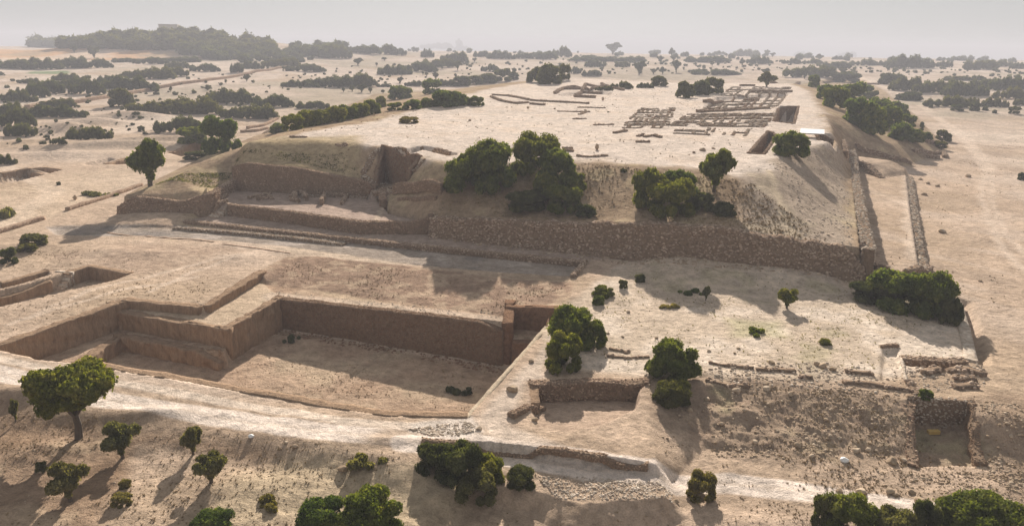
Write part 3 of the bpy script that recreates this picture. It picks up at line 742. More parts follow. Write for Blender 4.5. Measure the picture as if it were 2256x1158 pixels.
lwall('end_wall', 'short upper stone wall inside the near left corner of the alley', 'wall', [(1899, 584), (1925, 591), (1955, 601)], .8, .6, 'stone', stone=.22, seed=15)
lwall('end_wall', 'broken stone wall at the near right corner of the alley', 'wall', [(1994, 606), (2022, 598), (2048, 594)], .7, .9, 'stone', stone=.26, seed=16)
rwall('ramp_wall', 'dark jagged stone wall across the far end of the alley', 'wall', zz([(1874, 370), (1912, 378), (1946, 392)], 1.3), (80, 160), w=1.0, mat='stone', stone=.26, amp=.2, ds=.4, seed=17, rim=.1)
lwall('gate_wall', 'narrow stone gate walls above the far left corner of the alley', 'wall', [(1862, 345), (1860, 318)], 1.2, 1.0, 'stone', stone=.28, seed=18)
lwall('slope_wall', 'broken stone wall running down the right flank of the mound', 'wall', [(1885, 322), (1930, 338), (1975, 352), (2008, 364)], .9, 1.0, 'stone', stone=.3, seed=19)
tk = np.vstack([TANK, TANK[:1]])
rwall('stone_tank', 'deep dark stone-lined tank sunk in the slope of the mound', 'tank', tk[0:4], TANK.mean(0), w=.8, thin=True, mat='cutdark', stone=.14, amp=.16, ds=.28, seed=20, rim=.22)  # darker material than the other masonry, paints in the chamber's inner shade
rwall('tank_front_wall', 'low front wall of the deep tank beside its outlet', 'wall', tk[4:6], TANK.mean(0), w=.8, thin=True, mat='stone', stone=.18, amp=.12, ds=.28, seed=21, rim=.05)
rwall('outlet_wall', 'left dark wall of the slot below the deep tank', 'wall', [OUTL[3], OUTL[0]], OUTL.mean(0), w=.7, mat='stone', stone=.17, amp=.1, ds=.28, seed=22, rim=.1, out=.8, deep=.8)
rwall('outlet_wall', 'right dark wall of the slot below the deep tank', 'wall', [OUTL[2], OUTL[1]], OUTL.mean(0), w=.7, mat='stone', stone=.17, amp=.1, ds=.28, seed=23, rim=.1, out=.8, deep=.8)
lwall('tank_rim', 'pale stone rim along the left and back of the deep tank', 'rim', [(798, 384), (818, 352), (840, 329), (868, 327), (892, 331)], .3, 1.2, 'stonelt', stone=.2, amp=.2, seed=264)
lwall('tank_rim', 'pale stone rim along the near side of the deep tank', 'rim', [(800, 388), (822, 401), (848, 408)], .35, 1.1, 'stonelt', stone=.2, amp=.2, seed=265)
lwall('tank_rim', 'pale stone rim along the right side of the deep tank', 'rim', [(936, 352), (912, 380), (882, 402)], .25, 1.0, 'stonelt', stone=.2, amp=.2, seed=266)
lwall('trench_wall', 'angled stone lining of the shallow trench right of the tank', 'wall', [(893, 336), (930, 324), (960, 330), (992, 339)], .35, .7, 'stone', stone=.2, seed=24)
for pl, lb, sd_ in ((PA, 'stone face of the dark narrow pit on the mound top', 25), (PB, 'stone face of the square pit beside the far path', 26), (PC, 'dark stone face of the pit below the white shelter', 27)):
    rwall('pit_wall', lb, 'pit wall', np.vstack([pl, pl[:1]]), pl.mean(0), w=.55, thin=True, mat='stonebr', stone=.16, amp=.12, ds=.4, seed=sd_, rim=.1)
rwall('long_room_wall', 'longest stone wall of the room ruins, casting a dark band', 'wall', ZT([(1538, 249), (1714, 239)]), ZT([(1620, 230)])[0], w=1.0, mat='stone', stone=.22, amp=.1, ds=.4, seed=28, rim=.5)

# great excavation: cut earth and masonry faces
cen = np.array(W(700, 790, -5))
rwall('cut_face', 'long reddish earth face along the back of the great excavation', 'cut face', BACK, cen, w=.8, mat='cutdark', amp=.14, ds=.2, seed=30, rim=.04, stone=.06)
rwall('cut_face', 'shaded right side face of the square earth pier', 'cut face', np.vstack([zz([(498, 721)], SHZ) + (-.45, -.5), zz([(611, 653)], SHZ)]), (-10, 75), zt=SHZ, w=.8, mat='cut', amp=.22, ds=.2, seed=31)
rwall('cut_face', 'front earth face of the pier, scored by dark rain channels', 'cut face', np.vstack([zz([(252, 680), (380, 702), (499, 721)], SHZ), zz([(499, 721)], SHZ) + (.75, -.2)]), (-38, 50), zt=SHZ, w=.7, mat='cut', amp=.25, ds=.2, seed=32)
rwall('cut_face', 'upper earth step behind the top of the square pier', 'cut face', G1[[2, 1]], (-38, 50), w=.6, mat='cut', amp=.14, ds=.22, seed=33)
rwall('cut_face', 'dark earth face stepping from pier up towards the bank', 'cut face', G1[[1, 0]], (-10, 80), w=.6, mat='cut', amp=.16, ds=.22, seed=34)
rwall('cut_face', 'longest dark earth face at the left end of the excavation', 'cut face', G1[[2, 3, 4]], (-30, 60), w=.8, mat='cut', amp=.22, ds=.2, seed=35)
rwall('bench_face', 'ragged low earth bench edge below the left deep face', 'cut face', BENCH[:2], (-30, 70), w=.8, mat='cut', amp=.25, ds=.2, seed=36, rim=.1, deep=1.2)
rwall('bench_face', 'crumbling low earth bench along the foot of the pier', 'cut face', BENCH[1:], (-38, 50), w=.9, mat='cut', amp=.34, ds=.2, seed=37, rim=.15, deep=1.2)
rwall('cut_face', 'brown earth face behind the niche right of the long reddish face', 'cut face', zz([(1116, 668), (1180, 673), (1248, 683)], -.4), (4, 60), w=.8, mat='cutdark', amp=.14, ds=.2, seed=38)
rwall('cut_face', 'narrow dark blackened face at the left of the niche', 'cut face', zz([(1111, 709), (1118, 668)], -.9), (8, 84), w=.6, mat='cutdark', amp=.16, ds=.2, seed=39, zt=[-1.1, -.6])
rwall('cut_face', 'lower earth step under the niche floor', 'cut face', zz([(1128, 749), (1208, 751)], -3.3), (2, 60), w=.7, mat='cutdark', amp=.16, ds=.2, seed=40)
rwall('side_face', 'straight cut edge between the excavation and the pale strip', 'cut face', np.vstack([zz([(1206, 717)], .1), NEAR[-1:]]), cen, w=.5, thin=True, mat='paleearth', amp=.06, ds=.25, seed=41, rim=.02)
rwall('rim_wall', 'near rim face of the great excavation beside the dirt track', 'cut face', NEAR, cen, w=.7, mat='cut', amp=.12, ds=.3, seed=42, rim=.02)
rwall('cut_face', 'dark earth face of the stepped cut right of the small stairs', 'cut face', CUT1[2:5], CUT1.mean(0), w=.7, mat='cut', amp=.14, ds=.25, seed=43)
rwall('cut_face', 'dark earth face of the stepped cut left of the small stairs', 'cut face', CUT1[:2], W(50, 655, 0), w=.7, mat='cut', amp=.16, ds=.25, seed=44, deep=1.0)
rwall('cut_face', 'upper ragged earth face above the stepped cut', 'cut face', CUT2[1:3], W(70, 622, 0), w=.6, mat='cut', amp=.2, ds=.25, seed=45, deep=.8)
for pts, lb, q, sd_ in (([(0, 382), (62, 370), (96, 384)], 'dark cut face of the pit at the left edge of the photo', (40, 395), 46), ([(64, 371), (100, 369), (138, 374)], 'dark cut face of the small pit right of the left edge pit', (105, 376), 47),
                        ([(230, 362), (290, 346), (338, 345)], 'dark cut face of the pit left of the leaning dark tree', (290, 357), 48), ([(368, 338), (420, 322), (462, 316)], 'curved dark cut face between the two trees on the left slope', (415, 335), 49)):
    rwall('pit_face', lb, 'cut face', zz(pts, 0), W(*q, 0), w=1.0, mat='cut', amp=.2, ds=.4, seed=sd_)
rwall('hollow_face', 'broken earth and stone face above the hollow, below two round bushes', 'cut face', HOL[[0, 1, 2]], HOL.mean(0), w=.9, mat='stonebr', amp=.25, ds=.2, seed=50, stone=.13, rim=.1)
rwall('hollow_face', 'short cut face at the left end of the hollow', 'cut face', HOL[[0, 7]], HOL.mean(0), w=.6, mat='cut', amp=.15, ds=.2, seed=51, rim=.0, deep=.9)
rwall('pit_back_wall', 'pale topped stone wall at the back of the small sunken room', 'wall', SP[:2], SP.mean(0), w=.55, thin=True, mat='stonelt', stone=.12, amp=.08, ds=.2, seed=52, rim=.1)
rwall('pit_side_wall', 'dark boulder wall on the left side of the small sunken room', 'wall', SP[[0, 3]], SP.mean(0), w=.6, thin=True, mat='stonebr', stone=.14, amp=.2, ds=.2, seed=53, rim=.05)
rwall('pit_side_wall', 'boulder wall on the right side of the small sunken room', 'wall', SP[[1, 2]], SP.mean(0), w=.5, thin=True, mat='cut', stone=.08, amp=.25, ds=.2, seed=54, rim=.02)
rwall('edge_wall', 'straight pale-topped edge wall at the right side of the platform', 'wall', EP, (90, 75), w=.7, mat='stonelt', amp=.05, ds=.25, seed=55, rim=.06, zt=[.25, .2, .15], deep=2.0)
rwall('sunk_wall', 'dark stone wall under the corner of the platform', 'wall', zz([(1986, 783), (2050, 789), (2124, 794)], .1), W(2050, 805, 0), w=.7, mat='stone', stone=.16, amp=.1, ds=.2, seed=56, rim=.12)
lwall('low_wall', 'thin stone line along the left edge of the sunken rectangle', 'wall', [(1986, 790), (1992, 815), (1996, 838)], .12, .3, 'stonelt', seed=57)
lwall('low_wall', 'crumbled stone bit at the back of the sunken rectangle', 'wall', [(1940, 765), (1978, 762)], .25, .5, 'stonebr', stone=.12, seed=58)
# low banks and long field walls
for pts, h, wd, lb in (([(148, 464), (200, 447), (258, 428), (312, 409)], .55, .8, 'long low wall line left of the mound, nearer the mound'), ([(-30, 521), (40, 500), (96, 483)], .6, .8, 'short low wall line at the left edge above the bushes'),
                       ([(128, 233), (200, 222), (330, 200), (450, 180), (560, 160), (640, 147)], 1.6, 2.2, 'very long dirt wall crossing the plain at upper left'), ([(60, 240), (110, 230), (155, 224)], 1.6, 2.0, 'short dirt wall beside the far left scrub'),
                       ([(248, 133), (330, 134), (445, 129)], 1.8, 5, 'distant brown bank below the orange field'), ([(545, 284), (580, 278), (612, 262)], .9, 1.0, 'curved ruined wall left of the hedge, farther one'), ([(530, 292), (565, 290), (590, 284)], .8, .9, 'curved ruined wall left of the hedge, nearer one'),
                       ([(235, 513), (330, 521), (430, 528), (470, 533)], .07, .35, 'thin stone line along the near edge of the street, left part'), ([(490, 538), (560, 546), (640, 558)], .07, .35, 'thin stone line along the near edge of the street, right part')):
    lwall('field_wall', lb, 'wall', pts, h, wd, 'stonebr' if wd < 3 else 'cut', seed=int(pts[0][0]) + 900, ds=.5)
lwall('ridge', 'small eroded ridge at the near end of the pale strip', 'bank', [(1125, 920), (1150, 908), (1195, 902)], .35, .7, 'stonebr', stone=.1, seed=61)
lwall('track_bank', 'long low brown bank edging the dirt track in the foreground', 'bank', [(930, 970), (1040, 976), (1200, 994), (1330, 1010), (1428, 1024)], .18, .6, 'stonebr', stone=.09, amp=.1, seed=62, ds=.2)

# staircases
def stairs(label, x, y, z0, dirv, width, n, rise, run, zb=None):
    d = np.array(dirv, float); d /= np.linalg.norm(d); a = math.atan2(d[1], d[0])
    t = empty('stone_staircase', (x, y, z0), a); tag(t, label, 'stairs')
    for i in range(n):
        bw = width / 2 * (1 + .03 * math.sin(i * 2.3)); x0, x1 = i * run, (i + 1) * run + .04
        if i: x0 += .003
        V = []
        for z in (-.3, (i + 1) * rise):
            for yy in np.linspace(-bw, bw, 7):
                for xx in (x0, x1): V.append((xx + .03 * math.sin(yy * 5 + i), yy, z + (.02 * math.sin(yy * 7 + i * 3) if z > 0 else 0)))
        V = np.array(V); F = []
        k = 14
        for j in range(6):
            q = j * 2
            F += [(k + q, k + q + 1, k + q + 3, k + q + 2), (q, q + 2, q + 3, q + 1), (q, k + q, k + q + 2, q + 2), (q + 1, q + 3, k + q + 3, k + q + 1)]
        F += [(0, 1, k + 1, k), (12, k + 12, k + 13, 13)]
        obj('step', mesh_np('step', V, np.array(F), M['stonelt' if i % 2 else 'stone']), t)
    return t
p = W(466, 480, .1); stairs('steep stone staircase climbing to the left end of the ruined terrace', p[0], p[1], .0, np.array(W(492, 450, 2)) - np.array(p), 2.2, 9, .24, .42)
p = W(118, 634, -1.5); stairs('small stone staircase in the stepped cut at far left', p[0], p[1], -1.75, (.15, 1), 2.6, 6, .3, .42)

# ruins on the terrace
def ruin(label, cat, lines, h=.5, wd=.55, mat='stone', st=.15, seed=200):
    c = PX([lines[0][0]])[0]; t = empty('ruined_room', (c[0], c[1], Hs(*c))); tag(t, label, cat, 'ruined rooms on the terrace' if h > .61 else None)
    for i, ln in enumerate(lines): lwall('wall', None, None, ln, h * (1 + .3 * math.sin(i * 2.1)), wd, mat, parent=t, stone=st, seed=seed + i, amp=.12)
    return t
ruin('pile of tumbled stones in the middle left of the terrace', 'ruin', [[(548, 438), (575, 433), (596, 428)], [(566, 441), (592, 438)], [(590, 428), (600, 440)]], .45, .8, seed=210)
ruin('small ruined room with tilted slabs in the middle of the terrace', 'ruin', [[(640, 440), (655, 424), (668, 432)], [(668, 432), (676, 442)], [(640, 442), (660, 446)], [(652, 431), (650, 444)]], .8, .5, seed=220)
ruin('ruined room with two sloping side walls right of the tilted slabs', 'ruin', [[(716, 432), (740, 434), (768, 436)], [(716, 434), (708, 452)], [(762, 437), (752, 452)]], .8, .5, seed=230)
ruin('low broken walls beside the top of the terrace stairs', 'ruin', [[(484, 442), (500, 432)], [(455, 470), (478, 455), (500, 447)], [(470, 452), (492, 441)]], .5, .7, seed=240)
lwall('drain_wall', 'long pale curved low wall at the foot of the inner wall', 'wall', [(672, 432), (740, 433), (800, 437), (850, 434)], .3, .5, 'stonelt', stone=.1, seed=250)
lwall('platform_edge', 'low stone platform edge left of the big trees', 'wall', [(878, 440), (920, 441), (962, 438)], .4, .5, 'stonebr', stone=.14, seed=251)
lwall('low_wall', 'heap of grey stones leaning on the middle of the terrace wall', 'rubble', [(755, 497), (800, 503), (812, 506)], 1.0, 1.0, 'stonelt', stone=.2, seed=252)
lwall('buttress', 'dark broken buttress at the joint of terrace wall and rubble wall', 'wall', [(950, 484), (953, 512)], 1.0, .8, 'stone', stone=.22, amp=.2, seed=253)

# foundations on the mound top
ax1 = (CW1 - CW0) / np.linalg.norm(CW1 - CW0); ax2 = np.array([-ax1[1], ax1[0]])
def foundations(label, quad, nx, ny, h, seed, drop=.35, mat='stonelt', st=.15, wd=.6):
    rs = np.random.RandomState(seed); Q = ZT(quad); c = Q.mean(0)
    t = empty('house_foundations', (c[0], c[1], Hs(*c))); tag(t, label, 'foundations')
    def bil(u, v): return (Q[0] * (1 - u) + Q[1] * u) * (1 - v) + (Q[3] * (1 - u) + Q[2] * u) * v
    us = np.sort(np.r_[0, 1, (np.arange(1, nx) + rs.uniform(-.3, .3, nx - 1)) / nx]); vs = np.sort(np.r_[0, 1, (np.arange(1, ny) + rs.uniform(-.3, .3, ny - 1)) / ny])
    k = 0
    def seg(a, b):
        nonlocal k
        k += 1; a2 = a + (b - a) * rs.uniform(0, .12); b2 = b - (b - a) * rs.uniform(0, .12)
        lwall('wall', None, None, [a2, (a2 + b2) / 2 + rs.uniform(-.2, .2, 2), b2], h * rs.uniform(.6, 1.4), wd * rs.uniform(.8, 1.3), mat if rs.rand() < .8 else 'stonebr', parent=t, px=False, stone=st, seed=seed + k, amp=.1, ds=.4)
    for j, v in enumerate(vs):
        i = 0
        while i < len(us) - 1:
            L = rs.randint(1, 3); e = min(i + L, len(us) - 1)
            if rs.rand() > drop: seg(bil(us[i], v), bil(us[e], v))
            i = e
    for i, u in enumerate(us):
        for j in range(len(vs) - 1):
            if rs.rand() > drop + .1: seg(bil(u, vs[j]), bil(u, vs[j + 1]))
    return t
foundations('dense low room foundations at the left of the ruins on the mound', [(1368, 284), (1468, 284), (1486, 240), (1412, 240)], 7, 10, .22, 300, .15, wd=.5)
foundations('wide block of low room foundations in front of the longest wall', [(1478, 278), (1682, 280), (1708, 252), (1512, 254)], 12, 8, .25, 400, .15, wd=.5)
foundations('rear block of larger room foundations beyond the longest wall', [(1548, 242), (1706, 234), (1742, 194), (1612, 194)], 8, 8, .34, 500, .15, wd=.55)
foundations('low stub walls between the room blocks and the dark pit', [(1480, 296), (1640, 300), (1650, 284), (1490, 282)], 7, 3, .2, 600, .5, wd=.5)
def lines_ruin(label, lines, h, wd, seed, mat='stone'):
    c = PX([lines[0][0]])[0]; t = empty('ruined_walls', (c[0], c[1], Hs(*c))); tag(t, label, 'ruin')
    for i, ln in enumerate(lines): lwall('wall', None, None, ln, h, wd, mat, parent=t, stone=.24, seed=seed + i, amp=.15, ds=.5)
lines_ruin('broken house walls on the far rise of the mound top', [[(1222, 207), (1240, 197), (1300, 202)], [(1265, 214), (1312, 216)], [(1267, 212), (1282, 203), (1325, 207)], [(1282, 202), (1290, 188)], [(1290, 187), (1325, 196)], [(1302, 200), (1336, 191), (1374, 200)], [(1325, 186), (1340, 193)], [(1240, 197), (1262, 192), (1290, 198)]], .8, 1.0, 700)
lines_ruin('long shallow loop of low walls on the far left of the mound top', [[(1085, 210), (1120, 212), (1165, 221)], [(1082, 214), (1105, 223), (1140, 229), (1163, 227)], [(1168, 222), (1240, 226), (1298, 229)], [(1168, 230), (1200, 232)]], .5, .9, 720)
lines_ruin('thin low wall fragments in the middle of the mound top', [[(1272, 237), (1334, 238)], [(1228, 246), (1300, 247)], [(1262, 263), (1292, 262)], [(1276, 253), (1294, 246)], [(1308, 276), (1352, 275)]], .22, .8, 740)
lines_ruin('small wall fragments left of the room foundations', [[(1353, 294), (1380, 288)], [(1405, 301), (1416, 298)], [(1420, 303), (1432, 300)], [(1440, 299), (1456, 304)], [(1400, 313), (1432, 313)]], .3, .8, 750)
lines_ruin('two flat stone strips right of the big trees', [[(1238, 327), (1262, 328)], [(1240, 332), (1264, 334)]], .3, .7, 760)
lines_ruin('long low stone mound behind the big trees', [[(1270, 344), (1300, 346), (1338, 343)]], .25, .8, 764)
lines_ruin('little wall stubs near the two crossing bushes on the far mound', [[(1630, 190), (1662, 190)], [(1650, 204), (1744, 203)], [(1552, 226), (1590, 226)], [(1640, 224), (1668, 222)]], .8, 1.2, 768)
lines_ruin('low square ruin at the right foot of the mound', [[(2012, 334), (2078, 337)], [(2078, 337), (2082, 348)], [(2040, 347), (2070, 350)], [(2040, 313), (2068, 318)]], .8, 1.0, 775)
lines_ruin('thin low walls on the plain beyond the mound at right', [[(1700, 184), (1760, 183)], [(1815, 183), (1850, 176)], [(1896, 188), (1936, 187)]], 1.0, 2.0, 780, 'stonebr')
lines_ruin('pair of dark low walls at the left edge of the mound top', [[(640, 302), (676, 303)], [(740, 318), (766, 320)]], .25, .8, 784)
# stone rows on the platform and the ground south of it
lines_ruin('dark ragged stone row along the left of the platform edge', [[(1562, 800), (1600, 806), (1660, 812)], [(1665, 815), (1752, 818)], [(1555, 838), (1600, 850), (1650, 852)]], .18, .5, 790)
lines_ruin('row of grey boulders along the platform edge, middle part', [[(1760, 830), (1790, 834)], [(1862, 820), (1924, 825)], [(1855, 842), (1900, 846), (1960, 854), (2016, 862)], [(2000, 840), (2024, 872)]], .22, .6, 800)
lines_ruin('heap of grey boulders by the right end of the platform edge', [[(2034, 824), (2070, 812), (2116, 806)], [(2090, 820), (2130, 815), (2170, 830)], [(2100, 834), (2150, 838)], [(2104, 856), (2150, 852)]], .3, .9, 810)
lines_ruin('faint stone line near the two round bushes', [[(1338, 785), (1380, 788), (1430, 786)], [(1342, 768), (1385, 776)]], .12, .4, 820)

# shelter with a white roof
c = cast([(1793, 312)])[0]; sx, sy = W(1788, 306, 10.4); gz = Hs(sx, sy)
t = empty('shelter', (sx, sy, min(gz, 10.3)), math.atan2(ax1[1], ax1[0])); tag(t, 'shelter with a flat white sheet roof above a dark pit', 'shelter')
def box_mesh(name, x, y, z, mat, bev=.02, seg=1):
    import bmesh
    bm = bmesh.new(); bmesh.ops.create_cube(bm, size=1)
    for v in bm.verts: v.co = Vector((v.co.x * x, v.co.y * y, v.co.z * z))
    bmesh.ops.bevel(bm, geom=bm.edges[:], offset=bev, segments=seg, affect='EDGES')
    me = bpy.data.meshes.new(name); bm.to_mesh(me); bm.free(); me.materials.append(mat); return me
r = obj('roof', box_mesh('roof', 5.0, 4.4, .12, M['white']), t, (0, 0, 1.75)); r.rotation_euler = (R(7), 0, 0)
for px_ in (-2.3, 2.3):
    for py_ in (-2.0, 2.0): obj('post', box_mesh('post', .12, .12, 2.6, M['wood'], .01), t, (px_, py_, .4 + (py_ * .12)))
for py_ in (-2.0, 2.0): obj('beam', box_mesh('beam', 4.9, .1, .12, M['wood'], .01), t, (0, py_, 1.6 + py_ * .12))

# small things
def rockmesh(seed, sub=2, flat=.7, mat='rock'):
    v, f = (ICO1, ICO2, ICO3)[sub - 1]; rs = np.random.RandomState(seed)
    V = v.copy()
    for q in range(7):
        n = rs.normal(size=3); n /= np.linalg.norm(n); d = V @ n; c = rs.uniform(.55, .8); V -= np.maximum(d - c, 0)[:, None] * n * .9
    V *= 1 + .08 * vn3(V * 3 + seed, 1.0, seed)[:, None]; V[:, 2] *= flat; V[:, 0] *= rs.uniform(.9, 1.3)
    return mesh_np('boulder', V, f, M[mat])
RK = [rockmesh(s) for s in range(6)]; RKW = rockmesh(9, mat='white', flat=.8)
def put(meshes, name, x, y, wpx, label, cat, group=None, i=0, sink=.25, tall=1.0):
    g = cast([(x, y)])[0]; r = wpx / 2 * g[3] / 1700
    o = obj(name, meshes[i % len(meshes)] if isinstance(meshes, list) else meshes, None, (g[0], g[1], g[2] + r * .7 * tall * (1 - 2 * sink)))
    o.scale = (r, r, r * tall); o.rotation_euler.z = i * 1.7; tag(o, label, cat, group); return o
for x, y, w_, lb, tl in ((1315, 330, 9, 'tall dark standing stone on the bare mound top behind the big trees', 2.6), (1161, 299, 7, 'thin leaning standing stone above the crown of the big trees', 2.8), (888, 332, 6, 'short upright stone on the rim of the deep tank', 2.2),
                         (1163, 240, 7, 'squat dark stone on the mound top below the shallow loop walls', 1.3), (1328, 222, 6, 'small upright stone near the broken house walls', 2.0), (165, 440, 8, 'small upright stone beside the thin weedy line at left', 1.8)):
    put(RK, 'standing_stone', x, y, w_, lb, 'stone', None, int(x) % 6, .05, tl)
put(RKW, 'white_stone', 1861, 1016, 16, 'white round stone on the rocky slope above the foreground track', 'stone')
put(RKW, 'white_stone', 2213, 1124, 20, 'white round stone near the bottom right corner', 'stone', i=2)
put(RKW, 'white_stone', 554, 962, 11, 'small white stone below the foreground track at left', 'stone', i=4)
g = cast([(2056, 955)])[0]; t = empty('yellow_box', (g[0], g[1], g[2] + .02), .05); tag(t, 'small yellow box lying on the floor of the small sunken room', 'box')
obj('body', box_mesh('body', 1.0, .42, .26, M['yellow'], .02), t, (0, 0, .13)); obj('lid', box_mesh('lid', 1.05, .46, .05, M['yellow'], .012), t, (0, 0, .29))
BO = {'loose dark boulder on the rocky slope right of the leafy bush, {} from the left': [(1520, 905, 16), (1557, 880, 14), (1590, 935, 12), (1622, 862, 18), (1640, 905, 10), (1663, 975, 14), (1690, 858, 18), (1712, 950, 12), (1742, 870, 14), (1758, 982, 16), (1788, 1005, 12), (1820, 925, 9), (1850, 965, 9), (1886, 995, 18), (1912, 992, 12), (1965, 1020, 22), (1990, 1015, 16)],
      'grey boulder beside the lower right part of the track, {} from the left': [(1850, 1082, 14), (1897, 1085, 22), (1960, 1085, 18), (1972, 1090, 12), (2008, 1085, 14), (2025, 1108, 24), (2085, 1095, 14), (2110, 1100, 16), (2150, 1108, 16), (2180, 1115, 14)],
      'small stone on the bare platform above the stone rows, {} from the left': [(1562, 774, 9), (1618, 778, 7), (1627, 768, 9), (1712, 810, 12), (1700, 800, 14), (1800, 803, 14), (1812, 808, 18), (1835, 815, 14), (1340, 735, 8), (1372, 742, 8), (1446, 745, 8), (1384, 688, 9)],
      'dark lump of stone on the pale strip beside the excavation, {} from the left': [(1056, 945, 14), (1128, 860, 28), (1178, 925, 14), (1170, 797, 12)],
      'lone stone on the bare field right of the alley, {} from the left': [(2028, 396, 9), (2036, 430, 12), (2044, 405, 8), (2076, 512, 14), (2132, 390, 11), (2160, 620, 8), (2065, 411, 9)],
      'rock at the near foot of the rubble wall corner, {} from the left': [(1820, 600, 12), (1842, 604, 14), (1857, 610, 12), (1880, 612, 14)],
      'clod beside the foreground shrubs at lower left, {} from the left': [(90, 1040, 10), (650, 985, 14), (630, 975, 10), (755, 1035, 22), (1490, 1105, 12)],
      'stone lying on the left part of the mound top, {} from the left': [(760, 318, 12), (882, 268, 6), (1035, 266, 6), (1222, 240, 5), (1290, 244, 6), (1528, 337, 8), (1548, 332, 14), (1572, 328, 8), (1590, 336, 14)]}
for k, lst in BO.items():
    for i, (x, y, w_) in enumerate(sorted(lst)):
        put(RK, 'boulder', x, y, w_, k.format(ORD[i]), 'boulder', 'loose boulders', i)

# rubble nobody could count
def scatter(label, poly_px, n, r0, r1, seed, mat='rock', z=0, dens=None, px=True):
    rs = np.random.RandomState(seed)
    P = PX(poly_px) if px else np.asarray(poly_px); lo, hi = P.min(0), P.max(0); X = rs.uniform(lo[0], hi[0], n * 6); Y = rs.uniform(lo[1], hi[1], n * 6)
    m = inside(X, Y, P) & (fbm(X, Y, 2.5, 3, seed) + rs.uniform(-.5, .5, n * 6) > (dens if dens is not None else 0)); X, Y = X[m][:n], Y[m][:n]
    S = r0 + (r1 - r0) * rs.rand(len(X)) ** 3; h = H(X, Y)
    V, F = stones(np.stack([X, Y, h + S * .1], 1), S, seed)
    o = obj('rubble', mesh_np('rubble', V, F, M[mat])); tag(o, label, 'rubble', None, 'stuff'); return o
scatter('stones strewn over the rocky slope in the lower right', [(1430, 842), (1560, 815), (1760, 840), (1990, 865), (1995, 1010), (1700, 1010), (1450, 970)], 2300, .03, .17, 901, dens=.12)
scatter('stones strewn right of the small sunken room', [(2150, 885), (2300, 890), (2300, 1110), (2190, 1060)], 900, .04, .18, 902)
scatter('stones on the right corner slope of the mound', [(1690, 360), (1800, 330), (1862, 340), (1880, 540), (1760, 520), (1740, 420)], 1500, .07, .24, 903, 'stonelt')
scatter('stones on the brown front slope of the mound', [(1290, 380), (1560, 400), (1700, 430), (1760, 520), (1560, 495), (1290, 480)], 900, .05, .14, 904)
scatter('pebbles on the platform', [(1340, 620), (1900, 650), (2090, 700), (2100, 780), (1900, 830), (1560, 800), (1280, 800)], 900, .03, .09, 905, 'rock', dens=.1)
scatter('stony verge beside the foreground track', [(1180, 1050), (1300, 1050), (1480, 1085), (1480, 1110), (1230, 1100)], 1100, .05, .14, 906, 'stonelt', dens=-.3)
scatter('stones below the lower right end of the track', [(1800, 1030), (2256, 1040), (2300, 1150), (2000, 1090)], 700, .04, .14, 907)
scatter('pebbles along the rim of the great excavation', [(900, 945), (1030, 925), (1060, 950), (960, 962)], 500, .05, .15, 908, 'stonelt', dens=-.3)
scatter('stones around the boulder row at platform edge', [(1560, 795), (1800, 800), (2160, 800), (2170, 850), (2020, 875), (1760, 850), (1560, 840)], 1100, .05, .2, 909, 'stonelt', dens=.05)
scatter('pebbles on the foreground slope at lower left', [(0, 900), (300, 920), (640, 980), (900, 1020), (900, 1158), (0, 1158)], 500, .03, .08, 910, dens=.1)
scatter('stones on the ledge of the great excavation', [(600, 640), (1110, 690), (1110, 704), (600, 650)], 350, .05, .14, 911, 'stonelt')
scatter('stones at the foot of the rubble wall', [(960, 508), (1380, 560), (1880, 606), (1885, 628), (1560, 590), (1380, 584), (960, 528)], 1600, .07, .3, 912, dens=-.1)
scatter('clods on the floor of the great excavation', [(620, 730), (1130, 820), (1030, 900), (520, 850)], 500, .03, .1, 913, 'cut')

scatter('fallen earth at the foot of the long reddish face', np.vstack([BACK + (0, -1.2), (BACK + (0, -3.2))[::-1]]), 700, .05, .22, 914, 'cutdark', dens=-.2, px=False)
scatter('fallen earth at the foot of the pier', np.vstack([BENCH[1:] + (0, -.6), zz([(494, 800), (330, 775)], -4.4)]), 260, .05, .25, 915, 'cut', dens=-.2, px=False)
scatter('stones among the room foundations on the mound top', [(1370, 290), (1690, 300), (1745, 192), (1560, 190)], 1500, .08, .22, 916, 'stonelt')
def tufts(label, poly_px, n, r0, r1, seed, mat='leafd', dens=.1):
    rs = np.random.RandomState(seed); P = PX(poly_px); lo, hi = P.min(0), P.max(0); X = rs.uniform(lo[0], hi[0], n * 8); Y = rs.uniform(lo[1], hi[1], n * 8)
    m = inside(X, Y, P) & (fbm(X, Y, 6, 4, seed) + rs.uniform(-.35, .35, n * 8) > dens); X, Y = X[m][:n], Y[m][:n]; k = len(X); h = H(X, Y)
    S = (r0 + (r1 - r0) * rs.rand(k) ** 2)[:, None]; B = np.stack([X, Y, h], 1); V = []
    for q in range(7):
        d = rs.normal(size=(k, 3)); d[:, 2] = np.abs(d[:, 2]) + .4; d /= np.linalg.norm(d, axis=1)[:, None]; s = np.cross(d, rs.normal(size=(k, 3))); s /= np.linalg.norm(s, axis=1)[:, None]
        V.append(np.stack([B - s * S * .3 - (0, 0, .02), B + s * S * .3 - (0, 0, .02), B + d * S * 1.6], 1))
    V = np.concatenate(V).reshape(-1, 3)
    tag(obj('dry_grass', mesh_np('dry_grass', V, np.arange(len(V)).reshape(-1, 3), M[mat])), label, 'dry grass', None, 'stuff')
M['straw'] = plain_mat('straw', (.30, .22, .12), .9, .3)
tufts('dry tufts over the foreground slopes', [(0, 880), (500, 950), (900, 1000), (1500, 1080), (2256, 1158), (0, 1158)], 2300, .03, .13, 951, 'straw', .15)
tufts('dry tufts over the rocky slope and its foot', [(1430, 830), (1990, 870), (2256, 890), (2256, 1110), (1440, 1020)], 2000, .04, .15, 952, 'straw', .05)
